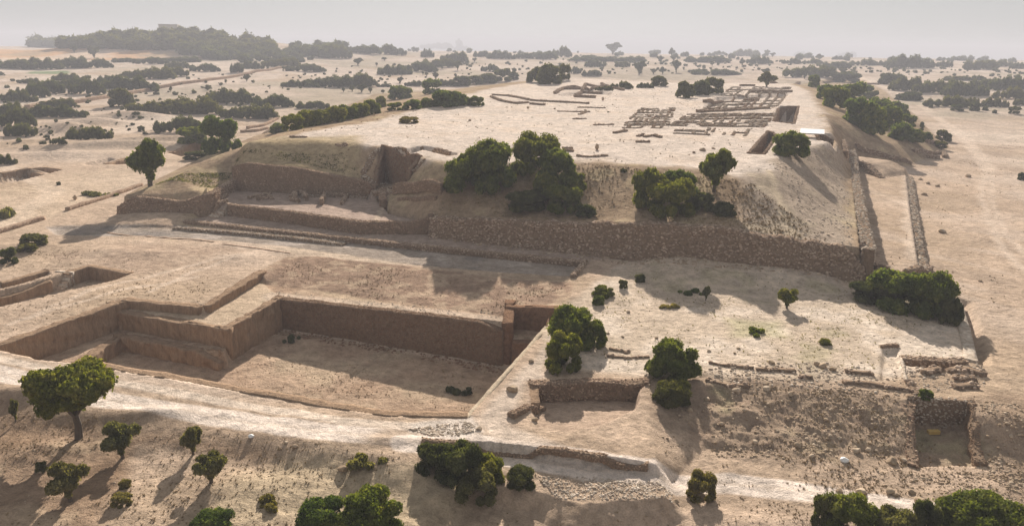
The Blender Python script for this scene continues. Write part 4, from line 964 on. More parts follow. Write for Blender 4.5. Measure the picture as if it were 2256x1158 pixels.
tufts('dry tufts over the stone platform', [(1400, 590), (1880, 640), (2090, 690), (2110, 780), (1900, 820), (1430, 830), (1230, 790)], 1300, .04, .13, 953, 'leafd', .2)
tufts('dry tufts on the excavation floor', [(620, 720), (1120, 810), (1030, 905), (480, 850), (250, 815)], 700, .04, .12, 954, 'straw', .2)
tufts('dry tufts on the bank above the excavation', [(640, 570), (1260, 628), (1110, 695), (610, 632)], 900, .04, .14, 955, 'straw', .1)
tufts('dry tufts on the front slope of the mound', [(1000, 375), (1290, 360), (1650, 400), (1860, 540), (1500, 490), (960, 475)], 3600, .08, .28, 956, 'straw', -.1)
tufts('dry tufts on the left brow of the mound', [(330, 410), (540, 330), (800, 325), (790, 390), (520, 352), (470, 415)], 1500, .08, .22, 957, 'leafd', -.1)
tufts('dry tufts over the left plateau', [(0, 545), (540, 560), (440, 665), (280, 650), (0, 745)], 700, .05, .14, 958, 'straw', .2)
tufts('dry tufts over the right field', [(1900, 640), (2040, 380), (2256, 300), (2256, 880), (2150, 860), (2110, 680)], 1200, .06, .2, 959, 'straw', .2)
tufts('dry tufts over the mound top', [(560, 320), (1000, 210), (1700, 190), (1700, 380), (1000, 360)], 900, .08, .24, 960, 'straw', .25)
# houses of the far village
def house(x, y, wpx, label, roofed=True, storeys=1):
    g = cast([(x, y)])[0]; s = wpx * g[3] / 1700; hh = s * .32 * storeys
    t = empty('house', (g[0], g[1], g[2] - .3), .2); tag(t, label, 'house')
    w_ = obj('wall', box_mesh('wall', s, s * .7, hh, M['render'], .05), t, (0, 0, hh / 2))
    for i in range(3): obj('window', box_mesh('window', s * .1, .1, hh * .3 / storeys, M['wood'], .01), t, ((i - 1) * s * .3, -s * .35 - .03, hh * .6))
    if roofed:
        a, b = s * .56, s * .42; V = np.array([(-a, -b, 0), (a, -b, 0), (a, b, 0), (-a, b, 0), (-a * .8, 0, s * .2), (a * .8, 0, s * .2)])
        import bmesh
        me = bpy.data.meshes.new('roof'); me.from_pydata([tuple(v) for v in V], [], [(0, 1, 5, 4), (2, 3, 4, 5), (1, 2, 5), (3, 0, 4), (3, 2, 1, 0)]); me.materials.append(M['tile']); obj('roof', me, t, (0, 0, hh + .02))
    else: obj('roof', box_mesh('roof', s * 1.05, s * .76, .4, M['render'], .05), t, (0, 0, hh + .21))
house(180, 98, 20, 'small red-roofed house among the trees of the far left hill')
house(108, 98, 14, 'tiny red-roofed house left of the larger one on the hill')
house(375, 80, 34, 'pale flat-roofed building on the crest of the far left hill', False, 2)
house(322, 76, 16, 'small pale building beside the crest of the far left hill', False, 1)
# ------------------------------------------------------------------ vegetation
def leaf_cards(C, Rr, n, size, rs, flat_bottom=True, inner=.15):
    """n leaf-clump cards on the surfaces of ellipsoid lobes C (k,3), radii Rr (k,3)"""
    k = len(C); wts = (Rr[:, 0] * Rr[:, 2]); wts = wts / wts.sum()
    L = rs.choice(k, n, p=wts); d = rs.normal(size=(n, 3)); d[:, 2] = np.abs(d[:, 2]) * .9 - .25 * np.abs(rs.normal(size=n)); d /= np.linalg.norm(d, axis=1)[:, None]
    lump = vn3(d * 2.2 + L[:, None] * 7.3, 1.0, 3) * .2 + vn3(d * 5 + L[:, None] * 3.1, 1.0, 8) * .12
    rad = 1 + lump + rs.normal(size=n) * .10 - inner * rs.rand(n) ** 2
    P = C[L] + Rr[L] * d * rad[:, None]
    # drop the ones buried in another lobe
    keep = np.ones(n, bool)
    for j in range(k):
        q = (P - C[j]) / Rr[j]; keep &= ~((np.einsum('ij,ij->i', q, q) < .62) & (L != j))
    if flat_bottom: keep &= P[:, 2] > .0
    P, d = P[keep], d[keep]; n = len(P)
    nv = d + rs.normal(size=(n, 3)) * .55; nv /= np.linalg.norm(nv, axis=1)[:, None]
    t = np.cross(nv, rs.normal(size=(n, 3))); t /= np.linalg.norm(t, axis=1)[:, None]; b = np.cross(nv, t)
    s = size * rs.uniform(.5, 1.35, n)[:, None]; a = rs.uniform(.45, .9, n)[:, None]
    V = np.stack([P - t * s, P - b * s * a, P + t * s, P + b * s * a + nv * s * .2], 1).reshape(-1, 3)
    F = np.arange(n * 4).reshape(-1, 4)
    return V, F
def crown_mesh(name, C, Rr, n, size, seed, mat, core=.9):
    rs = np.random.RandomState(seed); C = np.array(C, float); Rr = np.array(Rr, float)
    Vs, Fs, o = [], [], 0
    v, f = ICO2
    for j in range(len(C)):
        q = v * (1 + .16 * vn3(v * 2.2 + j * 7.3, 1.0, seed)[:, None] + .08 * vn3(v * 6 + j, 1.0, seed + 2)[:, None])
        Q = C[j] + q * Rr[j] * core; Q[:, 2] = np.maximum(Q[:, 2], -.02)
        Vs.append(Q); Fs.append(f + o); o += len(v)
    V, F = leaf_cards(C, Rr, n, size, rs)
    T = np.vstack([F[:, [0, 1, 2]], F[:, [0, 2, 3]]]) + o; Vs.append(V); Fs.append(T)
    return mesh_np(name, np.vstack(Vs), np.vstack(Fs), M[mat])
def lobes(kind, seed):
    rs = np.random.RandomState(seed); C, Q = [], []
    if kind == 'bush':          # unit: half width 1, height 1.3
        sk = rs.uniform(-.25, .25, 2)
        for i in range(15):
            a = i * 2.4 + rs.uniform(-.5, .5); r = .68 * math.sqrt(i / 15) + rs.uniform(-.08, .08); s = rs.uniform(.19, .38)
            C.append((r * math.cos(a) + sk[0] * (1 - r), r * math.sin(a), .12 + .80 * math.sqrt(max(.05, 1 - r * r)) * rs.uniform(.55, 1.08))); Q.append((s, s * rs.uniform(.85, 1.1), s * rs.uniform(.7, 1.0)))
        for i in range(8):
            a = i * .8 + rs.uniform(-.3, .3); s = rs.uniform(.16, .32); r = rs.uniform(.55, .8); C.append((r * math.cos(a), r * math.sin(a), rs.uniform(.1, .3))); Q.append((s, s, s))
        hh = 1.22
    elif kind == 'tree':        # dense lopsided crown on a bare trunk, height 1.9
        for i in range(20):
            a = i * 2.4 + rs.uniform(-.5, .5); r = .72 * math.sqrt((i + .3) / 20); s = rs.uniform(.24, .38)
            C.append((r * math.cos(a), r * .8 * math.sin(a), 1.25 + rs.uniform(-.42, .36) * (1.15 - r))); Q.append((s, s, s * rs.uniform(.7, .95)))
        for q in ((.82, -.1, 1.3, .2), (.95, -.1, 1.38, .12), (-.72, .1, .85, .26), (-.5, -.2, .75, .22), (-.78, 0, 1.15, .25)): C.append(q[:3]); Q.append((q[3],) * 3)
        hh = 1.9
    elif kind == 'vase':        # narrow foot, wide ragged top, height 1.6
        sk = rs.uniform(-.2, .2)
        for i in range(9):
            a = i * .9 + rs.uniform(-.4, .4); r = rs.uniform(.3, .72); s = rs.uniform(.2, .38)
            C.append((r * math.cos(a), r * math.sin(a), 1.0 + rs.uniform(-.3, .32))); Q.append((s, s, s * .85))
        C.append((sk, 0, .95)); Q.append((.5, .48, .36)); C.append((.08, 0, .62)); Q.append((.34, .32, .28)); C.append((.0, .05, .34)); Q.append((.16, .15, .24)); hh = 1.6
    elif kind == 'thicket':     # long merged scrub: half length 1, half depth .42, height ~.45
        for i in range(44):
            x = rs.uniform(-.95, .95); e = math.sqrt(max(0, 1 - x * x)); y = rs.uniform(-.32, .32) * (.4 + .6 * e); s = rs.uniform(.06, .17) * (.5 + .5 * e)
            C.append((x, y, s * rs.uniform(.5, 1.25))); Q.append((s * 1.15, s, s * rs.uniform(.75, 1.1)))
        hh = .42
    elif kind == 'weed':
        for i in range(7):
            x = rs.uniform(-.8, .8); s = rs.uniform(.12, .3); C.append((x, rs.uniform(-.4, .4), s * .3)); Q.append((s, s, s * .5))
        hh = .4
    return np.array(C), np.array(Q), hh
def stem_mesh(kind, seed):
    rs = np.random.RandomState(seed + 77); V, F = [], []
    def tube(p, r):
        p = np.array(p, float); o = len(V)
        for i, q in enumerate(p):
            for k in range(6):
                a = k * math.pi / 3; V.append((q[0] + r[i] * math.cos(a), q[1] + r[i] * math.sin(a), q[2]))
        for i in range(len(p) - 1):
            for k in range(6): a, b = o + i * 6 + k, o + i * 6 + (k + 1) % 6; F.append((a, b, b + 6, a + 6))
    top = {'tree': .95, 'vase': .7}[kind]; r0 = {'tree': .085, 'vase': .09}[kind]
    tube([(0, 0, -.1), (.03, .02, top * .35), (-.02, .03, top * .7), (0, 0, top)], [r0 * 1.3, r0, r0 * .85, r0 * .7])
    for i in range(4):
        a = i * 1.6 + rs.uniform(-.3, .3); c, s = math.cos(a), math.sin(a)
        tube([(0, 0, top * .55), (.22 * c, .22 * s, top * .85), (.45 * c, .45 * s, top * 1.15)], [r0 * .6, r0 * .42, r0 * .22])
    return mesh_np('trunk', np.array(V), np.array(F), M['bark'], True)
_pc = {}
def proto(kind, var, mat, lod):
    k = (kind, var, mat, lod)
    if k not in _pc:
        C, Q, hh = lobes(kind, 11 + var * 13 + len(kind))
        n, sz = {('bush', 0): (15000, .042), ('bush', 1): (4200, .075), ('tree', 0): (16000, .042), ('tree', 1): (3500, .08), ('vase', 0): (9000, .055), ('vase', 1): (2600, .09),
                 ('thicket', 0): (9000, .020), ('thicket', 1): (8000, .027), ('weed', 0): (1500, .05), ('weed', 1): (600, .07)}[(kind, lod)]
        _pc[k] = (crown_mesh('crown', C, Q, n, sz, 5 + var * 3, mat, .76), stem_mesh(kind, var) if kind in ('tree', 'vase') else None, hh)
    return _pc[k]

def plant(kind, x, y, wpx, hpx, mat='leaf', name='shrub', label=None, cat='shrub', group=None, lod=1, i=0, g=None, rz=None, depth=1.0):
    g = g or cast([(x, y)])[0]; m = g[3] / 1700; hw = wpx / 2 * m * 1.0; hh = hpx * m
    me, st, H0 = proto(kind, i % (4 if kind != 'vase' else 3), mat, lod)
    rz = (i * 2.1 if kind != 'thicket' else math.atan2(RT[1], RT[0]) + (i % 2) * math.pi + .1 * math.sin(i)) if rz is None else rz
    sc3 = (hw, hw * depth, hh / H0 * 1.04)
    if kind == 'thicket': sc3 = (hw, max(hw * .7, hh * .9) * depth, hh / H0)
    loc = (g[0], g[1] + (hw * .5 * depth if kind in ('bush',) else hw * .15), g[2])
    loc = (loc[0], loc[1], Hs(loc[0], loc[1]) - .06) if kind != 'thicket' else loc
    if st is None:
        o = obj(name, me, None, loc); o.scale = sc3; o.rotation_euler.z = rz
    else:
        o = empty(name, loc, rz); o.scale = sc3
        obj('crown', me, o); obj('trunk', st, o)
    tag(o, label, cat, group); return o

# nearest plants, each described
NEARV = [('tree', 165, 972, 160, 160, 'leaf', 'tree', 'large lopsided tree with bare leaning trunk below the foreground track at left'),
 ('vase', 268, 1012, 76, 72, 'leafd', 'shrub', 'shrub on a short stem just right of the large lopsided tree'),
 ('vase', 424, 1003, 56, 64, 'leafd', 'shrub', 'small upright shrub near the foreground track, above the flat-topped one'),
 ('vase', 462, 1066, 80, 64, 'leafd', 'shrub', 'flat-topped shrub on a thin stem with a long shadow at lower left'),
 ('vase', 152, 1108, 78, 76, 'leafd', 'shrub', 'leaning shrub with pointed top near the bottom left corner'),
 ('bush', 272, 1076, 24, 20, 'leafd', 'low_shrub', 'tiny dark shrub between the leaning shrub and the flat-topped shrub'),
 ('bush', 264, 1116, 44, 22, 'leafd', 'low_shrub', 'low flat dry shrub right of the leaning shrub'),
 ('bush', 88, 1040, 22, 20, 'leafd', 'low_shrub', 'tiny shrub in the shadow of the large lopsided tree'),
 ('vase', 34, 930, 22, 48, 'leafd', 'sapling', 'thin sapling at the far left below the foreground track'),
 ('bush', 960, 1056, 96, 70, 'leafdk', 'bush', 'left crown of the big dark bush cluster at bottom centre'),
 ('bush', 1012, 1072, 116, 88, 'leafdk', 'bush', 'tallest middle bush of the dark cluster at bottom centre'),
 ('bush', 1072, 1066, 80, 60, 'leaf', 'bush', 'right bush of the dark cluster at bottom centre'),
 ('bush', 1045, 1128, 100, 76, 'leafd', 'bush', 'greyish bush in front of the dark cluster at bottom centre'),
 ('bush', 1150, 1078, 74, 42, 'leafdk', 'bush', 'low dark bush beside the stony verge at bottom centre'),
 ('bush', 1547, 1106, 72, 58, 'leafd', 'bush', 'lone bush standing on the near side of the track at lower right'),
 ('bush', 700, 1185, 120, 70, 'leafg', 'bush', 'left bush of the green pair at the bottom edge'),
 ('bush', 812, 1195, 150, 96, 'leafg', 'bush', 'larger right bush of the green pair at the bottom edge'),
 ('bush', 458, 1180, 84, 44, 'leafg', 'bush', 'low green bush cut by the bottom edge at left'),
 ('weed', 820, 1030, 110, 36, 'leafd', 'weeds', 'patch of thin weeds below the foreground track'),
 ('weed', 590, 1115, 70, 24, 'leafd', 'weeds', 'patch of thin dry weeds above the bottom edge bushes'),
 ('bush', 1822, 1165, 62, 78, 'leafdk', 'bush', 'tall dark bush at the left end of the bottom right row'),
 ('bush', 1880, 1190, 110, 84, 'leaf', 'bush', 'broad light green bush second in the bottom right row'),
 ('bush', 1975, 1200, 90, 66, 'leafd', 'bush', 'dusty low bush in the middle of the bottom right row'),
 ('bush', 2045, 1185, 60, 72, 'leafdk', 'bush', 'dark narrow bush right of the middle of the bottom right row'),
 ('bush', 2190, 1205, 160, 84, 'leaf', 'bush', 'wide green bush in the bottom right corner'),
 ('bush', 1262, 770, 118, 96, 'leafg', 'bush', 'dark round bush on the pale strip, farther of two'),
 ('bush', 1240, 824, 94, 86, 'leaf', 'bush', 'round bush on the pale strip, nearer of two'),
 ('bush', 1310, 765, 60, 60, 'leafg', 'bush', 'low right shoulder bush beside the two round ones'),
 ('bush', 1490, 842, 122, 86, 'leaf', 'bush', 'bright olive bush at the edge of the rocky slope'),
 ('bush', 1482, 895, 90, 50, 'leafdk', 'bush', 'dark drooping undergrowth right below the bright olive bush'),
 ('bush', 2010, 690, 138, 80, 'leafg', 'bush', 'main crown of the huge bush at the right end of the platform'),
 ('bush', 2065, 702, 98, 90, 'leafg', 'bush', 'right crown of the huge bush at the right end of the platform'),
 ('bush', 2096, 716, 48, 60, 'leafdk', 'bush', 'small dark lobe hanging over the platform edge wall'),
 ('bush', 1950, 672, 110, 40, 'leafdk', 'bush', 'low spreading left part of the huge bush on the platform'),
 ('vase', 1735, 680, 50, 42, 'leaf', 'shrub', 'small flat-topped shrub alone in the middle of the platform'),
 ('vase', 1555, 662, 22, 34, 'leafdk', 'sapling', 'thin dark sapling left of the lone flat-topped shrub'),
 ('weed', 1525, 648, 60, 16, 'leafg', 'weeds', 'flat weeds at the foot of the thin sapling'),
 ('bush', 1821, 760, 27, 13, 'leaf', 'low_shrub', 'tiny cushion shrub on the bare platform'),
 ('weed', 1665, 738, 66, 18, 'leaf', 'weeds', 'pale green weeds in the middle of the platform'),
 ('weed', 1475, 678, 50, 14, 'leafd', 'weeds', 'flat pale weeds on the left part of the platform'),
 ('bush', 1331, 655, 52, 24, 'leaf', 'low_shrub', 'low bright shrub on the platform corner, upper'),
 ('bush', 1318, 672, 30, 22, 'leaf', 'low_shrub', 'low bright shrub on the platform corner, lower'),
 ('bush', 1374, 635, 22, 20, 'leafdk', 'low_shrub', 'tiny dark shrub on the platform corner'),
 ('bush', 1411, 622, 26, 18, 'leafdk', 'low_shrub', 'tiny dark shrub nearest the street end wall'),
 ('weed', 640, 752, 44, 20, 'leafdk', 'weeds', 'green weeds in the shade of the excavation, near the pier'),
 ('weed', 1010, 868, 66, 22, 'leafdk', 'weeds', 'green weeds in the shade of the excavation, right part'),
 ('weed', 615, 870, 30, 14, 'leafd', 'weeds', 'pale weeds on the sunlit excavation floor'),
 ('bush', 2035, 925, 30, 20, 'leafg', 'low_shrub', 'small green shrub inside the small sunken room'),
 ('bush', 1035, 452, 130, 112, 'leaf', 'tree', 'left crown of the big dark tree group on the mound slope'),
 ('bush', 1085, 425, 120, 104, 'leafg', 'tree', 'second crown from the left in the big tree group on the slope'),
 ('bush', 1178, 398, 128, 92, 'leaf', 'tree', 'tallest crown of the big tree group on the slope'),
 ('bush', 1225, 420, 100, 84, 'leafg', 'tree', 'crown right of the tallest one in the big tree group'),
 ('bush', 1262, 430, 64, 56, 'leaf', 'tree', 'small right-hand crown of the big tree group'),
 ('bush', 1200, 446, 66, 60, 'leaf', 'bush', 'small round bush at the front of the big tree group'),
 ('bush', 1245, 474, 92, 62, 'leaf', 'bush', 'round bush at lower right of the big tree group'),
 ('bush', 1160, 472, 96, 44, 'leafdk', 'bush', 'dark undergrowth at the middle of the big tree group'),
 ('bush', 1290, 480, 50, 30, 'leafdk', 'bush', 'dark scrub fringe right of the big tree group'),
 ('bush', 1432, 462, 76, 88, 'leaf', 'bush', 'left bush of the right slope group, above the rubble wall'),
 ('bush', 1478, 484, 120, 84, 'leaf', 'bush', 'broad front bush of the right slope group'),
 ('bush', 1500, 440, 84, 58, 'leafg', 'bush', 'back bush of the right slope group'),
 ('bush', 1545, 470, 60, 44, 'leafdk', 'bush', 'dark right end bush of the right slope group'),
 ('bush', 1598, 478, 54, 30, 'leafdk', 'bush', 'low dark bush alone below the vase-shaped tree'),
 ('vase', 1574, 424, 88, 90, 'leaf', 'tree', 'vase-shaped yellow-green tree at the crest above the rubble wall'),
 ('bush', 1748, 350, 84, 52, 'leafg', 'bush', 'round dark bush next to the white shelter'),
 ('bush', 1375, 380, 16, 9, 'leafdk', 'low_shrub', 'tiny dark shrub on the crest between the two slope groups'),
 ('vase', 328, 412, 96, 94, 'leaf', 'tree', 'dark tree at the left foot of the mound'),
 ('bush', 482, 338, 86, 78, 'leafg', 'tree', 'large round tree on the left shoulder of the mound'),
 ('bush', 420, 330, 64, 34, 'leafg', 'bush', 'low bush left of the large round tree'),
 ('bush', 432, 352, 60, 18, 'leafdk', 'bush', 'low scrub along the slope under the large round tree'),
 ('weed', 215, 432, 80, 14, 'leafd', 'weeds', 'thin weedy line between the standing stone and the dark tree'),
 ('bush', 14, 582, 36, 32, 'leafdk', 'bush', 'dark bush at the left edge below the street'),
 ('bush', 66, 540, 52, 20, 'leafd', 'low_shrub', 'low shrub near the left end of the street, upper'),
 ('bush', 52, 556, 40, 16, 'leafd', 'low_shrub', 'low shrub near the left end of the street, lower'),
 ('weed', 12, 478, 60, 30, 'leafd', 'weeds', 'weedy patch at the left edge beside the pale path'),
 ('bush', 898, 272, 50, 14, 'leafd', 'low_shrub', 'dry brown cushion shrub on the bare left part of the mound top'),
 ('bush', 2252, 397, 14, 15, 'leafdk', 'low_shrub', 'small dark shrub cut by the right edge'),
 ('weed', 1480, 800, 60, 16, 'leafd', 'weeds', 'weeds around the right foot of the bright olive bush')]
for i, (k, x, y, w_, h_, m_, nm, lb) in enumerate(NEARV):
    plant(k, x, y, w_, h_, m_, nm, lb, {'tree': 'tree', 'weeds': 'weeds', 'sapling': 'sapling'}.get(nm, 'shrub'), None, 0 if (y > 600 and w_ > 45) or w_ > 80 else 1, i)

# groups of shrubs and thickets: (phrase with an ordinal, kind, name, material, [(x, base y, width, height)])
GROUPS = [
 ('bush in the hedge along the left brow of the mound, {} from the left', 'bush', 'bush', 'leaf', 'hedge on the left brow', [(612, 294, 42, 22), (640, 288, 50, 34), (672, 280, 54, 36), (704, 275, 50, 34), (735, 270, 52, 36), (765, 264, 50, 32), (793, 258, 44, 30), (818, 252, 38, 34), (838, 238, 26, 26)]),
 ('bush on the left rear brow of the mound, {} from the left', 'bush', 'bush', 'leafg', 'bushes on the rear brow', [(868, 244, 40, 18), (880, 219, 58, 30), (905, 242, 46, 24), (940, 236, 34, 20), (948, 208, 46, 34), (975, 236, 62, 36), (1005, 234, 50, 34), (1052, 234, 34, 22), (1028, 232, 30, 18)]),
 ('dark bush along the back edge of the mound, {} from the left', 'bush', 'bush', 'leafdk', 'bushes on the back edge', [(1018, 190, 40, 22), (1048, 186, 34, 20), (1075, 184, 40, 22), (1106, 180, 44, 28), (1130, 176, 26, 18), (1180, 182, 44, 36), (1212, 186, 62, 44), (1243, 176, 30, 34), (1453, 190, 40, 22), (1512, 216, 42, 38), (1545, 210, 44, 32), (1576, 206, 46, 34)]),
 ('bush on the right flank of the mound, {} from the left', 'bush', 'bush', 'leafg', 'bushes on the right flank', [(1795, 194, 26, 26), (1822, 220, 44, 32), (1845, 240, 54, 46), (1880, 232, 60, 44), (1905, 215, 40, 26), (1898, 282, 70, 54), (1925, 300, 60, 60), (1942, 262, 56, 40), (1962, 286, 60, 46), (1984, 262, 44, 36), (2000, 282, 46, 26), (1990, 312, 54, 34), (2018, 318, 44, 26), (2042, 312, 24, 18)]),
 ('scrub bush in the belt along the right side of the mound, {} from the left', 'bush', 'bush', 'leafdk', 'bushes on the right flank', [(1870, 182, 60, 22), (1924, 220, 26, 18), (2008, 222, 48, 18), (1960, 186, 36, 22), (2075, 330, 30, 14), (2032, 282, 9, 12)]),
 ('dark thicket at the left edge of the plain, {} from the left', 'thicket', 'thicket', 'leafdk', 'thickets of the left plain', [(10, 362, 42, 24), (14, 255, 60, 30), (32, 280, 74, 44), (40, 300, 64, 32), (40, 224, 70, 26), (72, 214, 60, 30), (95, 206, 70, 34), (62, 184, 44, 12), (115, 258, 124, 28), (128, 236, 70, 20)]),
 ('dusty thicket between the long dirt wall and the mound, {} from the left', 'thicket', 'thicket', 'leafdk', 'thickets of the left plain', [(190, 308, 96, 34), (128, 318, 34, 16), (386, 252, 186, 40), (395, 292, 104, 40), (516, 228, 110, 38), (548, 262, 126, 36), (602, 236, 86, 32), (685, 240, 74, 22), (470, 226, 40, 30), (320, 296, 10, 8)]),
 ('thicket beyond the long dirt wall, {} from the left', 'thicket', 'thicket', 'leafdk', 'thickets beyond the long wall', [(150, 178, 60, 18), (190, 208, 72, 36), (240, 185, 60, 22), (285, 198, 110, 34), (160, 195, 66, 26), (330, 174, 100, 28), (380, 168, 60, 24), (395, 150, 60, 16), (450, 158, 64, 20), (520, 160, 28, 26), (555, 152, 50, 20), (620, 148, 80, 22), (672, 158, 86, 20), (330, 141, 70, 16), (400, 137, 80, 14)]),
 ('hedge thicket along the near side of the orange field, {} from the left', 'thicket', 'thicket', 'leafdk', 'hedge by the orange field', [(25, 152, 90, 24), (90, 152, 80, 26), (150, 150, 80, 26), (212, 150, 60, 22), (270, 138, 50, 12)]),
 ('pale thicket in the middle plain behind the hedge, {} from the left', 'thicket', 'thicket', 'leafdk', 'thickets of the middle plain', [(660, 192, 80, 18), (730, 192, 110, 30), (790, 190, 80, 34), (870, 165, 76, 26), (918, 158, 90, 26), (965, 148, 90, 24), (1002, 138, 60, 28), (1080, 157, 42, 18), (985, 190, 60, 18), (912, 190, 40, 14), (845, 192, 34, 10)]),
 ('hazy thicket below the centre of the horizon, {} from the left', 'thicket', 'thicket', 'leafdk', 'thickets under the horizon', [(745, 128, 60, 34), (700, 124, 90, 32), (795, 118, 90, 22), (850, 120, 60, 26), (875, 122, 40, 20), (942, 126, 30, 22), (963, 108, 70, 16), (1060, 126, 40, 18), (1105, 130, 64, 22), (1185, 130, 90, 20), (1238, 126, 44, 28), (1290, 132, 64, 14), (1330, 136, 150, 14), (1390, 136, 70, 14), (1020, 112, 40, 12)]),
 ('low thicket on the plain behind the mound, {} from the left', 'thicket', 'thicket', 'leafdk', 'thickets behind the mound', [(1302, 168, 46, 18), (1265, 162, 30, 18), (1310, 148, 44, 20), (1370, 196, 52, 20), (1332, 200, 40, 12), (1422, 194, 38, 14), (1580, 166, 104, 16), (1540, 160, 40, 10), (1370, 148, 36, 16)]),
 ('rounded thicket under the right half of the horizon, {} from the left', 'thicket', 'thicket', 'leafdk', 'thickets under the horizon', [(1556, 138, 106, 18), (1645, 124, 60, 18), (1672, 141, 50, 18), (1766, 124, 30, 12), (1745, 141, 40, 14), (1792, 141, 46, 12), (1868, 126, 36, 13), (1850, 132, 30, 10), (1842, 152, 66, 20), (1906, 145, 60, 16), (1955, 145, 40, 14), (2010, 150, 92, 32), (2080, 148, 40, 14), (2160, 154, 70, 24), (2105, 134, 56, 10), (2205, 146, 60, 14), (2244, 152, 30, 14), (1790, 170, 110, 28), (1755, 162, 60, 14)]),
 ('dark thicket on the plain at upper right, {} from the left', 'thicket', 'thicket', 'leafdk', 'thickets of the right plain', [(1970, 186, 60, 26), (2012, 200, 90, 34), (2075, 205, 100, 30), (2130, 212, 90, 34), (2175, 196, 70, 26), (2225, 200, 70, 34), (2092, 236, 90, 26), (2140, 233, 34, 18), (2228, 218, 64, 26), (2194, 236, 50, 22), (2110, 178, 60, 12), (2150, 178, 50, 12), (2008, 222, 46, 16), (2246, 232, 26, 16)]),
 ('small lone bush on the pale plain at left, {} from the left', 'bush', 'low_shrub', 'leafdk', 'lone bushes of the left plain', [(259, 236, 52, 38), (342, 209, 14, 14), (128, 408, 9, 7), (55, 325, 10, 5), (92, 318, 14, 6), (56, 330, 10, 8), (104, 308, 10, 9), (310, 290, 14, 12), (458, 196, 14, 8)]),
 ('small stalked tree on the pale plain at left, {} from the left', 'vase', 'small_tree', 'leafdk', 'stalked trees of the plain', [(163, 116, 16, 13), (207, 128, 24, 20), (376, 204, 8, 12), (458, 200, 14, 12), (543, 180, 18, 15), (498, 185, 6, 9), (757, 204, 9, 11), (776, 202, 14, 12), (796, 204, 24, 17), (816, 205, 12, 12), (844, 206, 10, 8)]),
 ('small stalked tree on the pale plain behind the mound, {} from the left', 'vase', 'small_tree', 'leafdk', 'stalked trees of the plain', [(788, 144, 24, 15), (830, 146, 8, 8), (847, 134, 14, 7), (881, 184, 16, 14), (932, 166, 8, 9), (940, 168, 10, 8), (960, 175, 18, 15), (955, 157, 14, 8), (1008, 155, 17, 20), (974, 152, 16, 12), (1012, 110, 20, 36), (1030, 142, 10, 8), (1045, 137, 12, 9), (1133, 164, 14, 14), (1150, 108, 20, 13), (1408, 165, 30, 28), (1440, 164, 17, 12), (1460, 164, 16, 15)]),
 ('small tree on the bright plain at upper right, {} from the left', 'vase', 'small_tree', 'leafdk', 'stalked trees of the plain', [(1350, 120, 38, 24), (1480, 126, 14, 18), (1484, 135, 18, 12), (1490, 160, 22, 26), (1455, 138, 18, 14), (1569, 147, 8, 12), (1600, 126, 8, 8), (1580, 124, 16, 11), (1635, 146, 12, 16), (1690, 124, 13, 13), (1702, 126, 13, 9), (1686, 166, 20, 14), (1690, 192, 38, 30), (1773, 174, 18, 20), (1857, 163, 18, 12), (1805, 132, 16, 11), (1973, 128, 16, 10), (1956, 157, 9, 9), (1917, 155, 12, 6), (1838, 116, 7, 7)]),
 ('small shrub on the bare plain at right, {} from the left', 'bush', 'low_shrub', 'leafdk', 'lone shrubs of the right plain', [(2088, 228, 14, 9), (2113, 245, 28, 13), (2150, 245, 20, 18), (2172, 244, 12, 9), (2193, 250, 10, 7), (2237, 251, 22, 14), (2032, 288, 9, 12), (2082, 312, 28, 24), (2052, 238, 8, 7), (1340, 248, 5, 3)]),
]
gi = 0
for ph, kind, nm, m_, gr, lst in GROUPS:
    G = cast([(x, y) for x, y, _, _ in lst])
    for n_, idx in enumerate(sorted(range(len(lst)), key=lambda q: lst[q][0])):
        x, y, w_, h_ = lst[idx]; gi += 1
        plant(kind, x, y, w_, h_, m_, nm, ph.format(ORD[n_]), {'small_tree': 'tree', 'thicket': 'thicket', 'bush': 'bush'}.get(nm, 'shrub'), gr, 1, gi, g=G[idx])

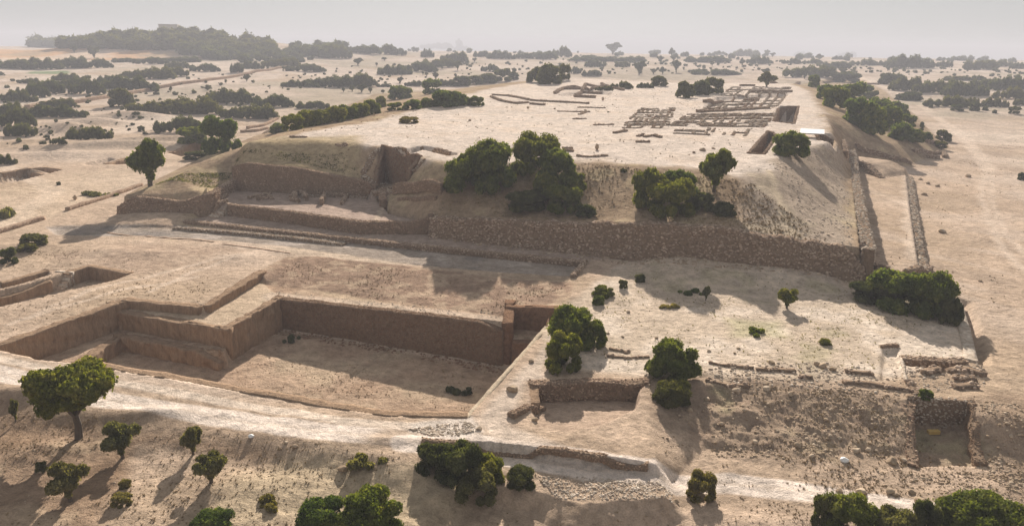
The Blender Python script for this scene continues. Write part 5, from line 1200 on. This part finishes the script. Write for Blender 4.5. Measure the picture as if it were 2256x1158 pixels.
# wood on the far hill: one mass, too many to count
def wood(label, band, n, r0, r1, seed, mat='leafdk', card=.30):
    """band rows (x, y_low, y_high) of photo positions, plants spread between"""
    rs = np.random.RandomState(seed); bx = np.array([b[0] for b in band], float); lo = np.array([b[1] for b in band], float); hi = np.array([b[2] for b in band], float)
    xs = rs.uniform(bx.min(), bx.max(), n); ys = np.interp(xs, bx, hi) + (np.interp(xs, bx, lo) - np.interp(xs, bx, hi)) * rs.rand(n)
    G = [g for g in cast(list(zip(xs, ys))) if g[3] < 3000]
    C, Q = [], []
    for g in G:
        r = rs.uniform(r0, r1) * (g[3] / 900)
        for q in range(3):
            a = rs.uniform(0, 6.3); rr = r * rs.uniform(.5, .95)
            C.append((g[0] + r * .6 * math.cos(a), g[1] + r * .6 * math.sin(a), g[2] + r * rs.uniform(.3, .9))); Q.append((rr, rr, rr * .9))
    C = np.array(C); Q = np.array(Q); v, f = ICO1; Vs = []; Fs = []
    J = 1 + rs.uniform(-.22, .22, (len(C), len(v), 1)); V = (C[:, None] + v[None] * J * Q[:, None]).reshape(-1, 3); F = (f[None] + (np.arange(len(C)) * len(v))[:, None, None]).reshape(-1, 3)
    k = len(C) * 60; L = rs.randint(0, len(C), k); d = rs.normal(size=(k, 3)); d[:, 2] = np.abs(d[:, 2]); d /= np.linalg.norm(d, axis=1)[:, None]
    P = C[L] + Q[L] * d * rs.uniform(.95, 1.12, k)[:, None]; s = (card * Q[L][:, :1]) * rs.uniform(.4, 1, k)[:, None]
    t = rs.normal(size=(k, 3)); b = rs.normal(size=(k, 3)); V2 = np.stack([P, P + t * s, P + b * s], 1).reshape(-1, 3)
    o = obj('woodland', mesh_np('woodland', np.vstack([V, V2]), np.vstack([F, np.arange(k * 3).reshape(-1, 3) + len(V)]), M[mat])); tag(o, label, 'wood', None, 'stuff')
wood('hazy wood covering the far hill at upper left', [(70, 106, 96), (130, 106, 92), (220, 108, 92), (300, 110, 80), (345, 112, 72), (400, 112, 76), (470, 116, 88), (560, 124, 98), (600, 126, 104)], 420, 3.0, 7.5, 61)
wood('lower hazy wood right of the far hill', [(400, 124, 112), (470, 132, 112), (560, 140, 112), (640, 140, 108), (700, 132, 104), (760, 124, 102)], 170, 3.0, 6.5, 62)
wood('scattered far scrub along the horizon', [(760, 118, 104), (1100, 120, 112), (1500, 130, 118), (1900, 138, 126), (2256, 146, 136)], 90, 1.2, 3.6, 63)
wood('scattered low scrub over the pale plain behind the mound', [(620, 200, 150), (900, 190, 140), (1300, 165, 130), (1700, 160, 136), (2256, 175, 150)], 420, .6, 1.9, 64)
wood('scattered low scrub over the plain at left', [(-20, 330, 160), (200, 300, 170), (420, 300, 160), (600, 250, 150)], 260, .6, 2.2, 65)
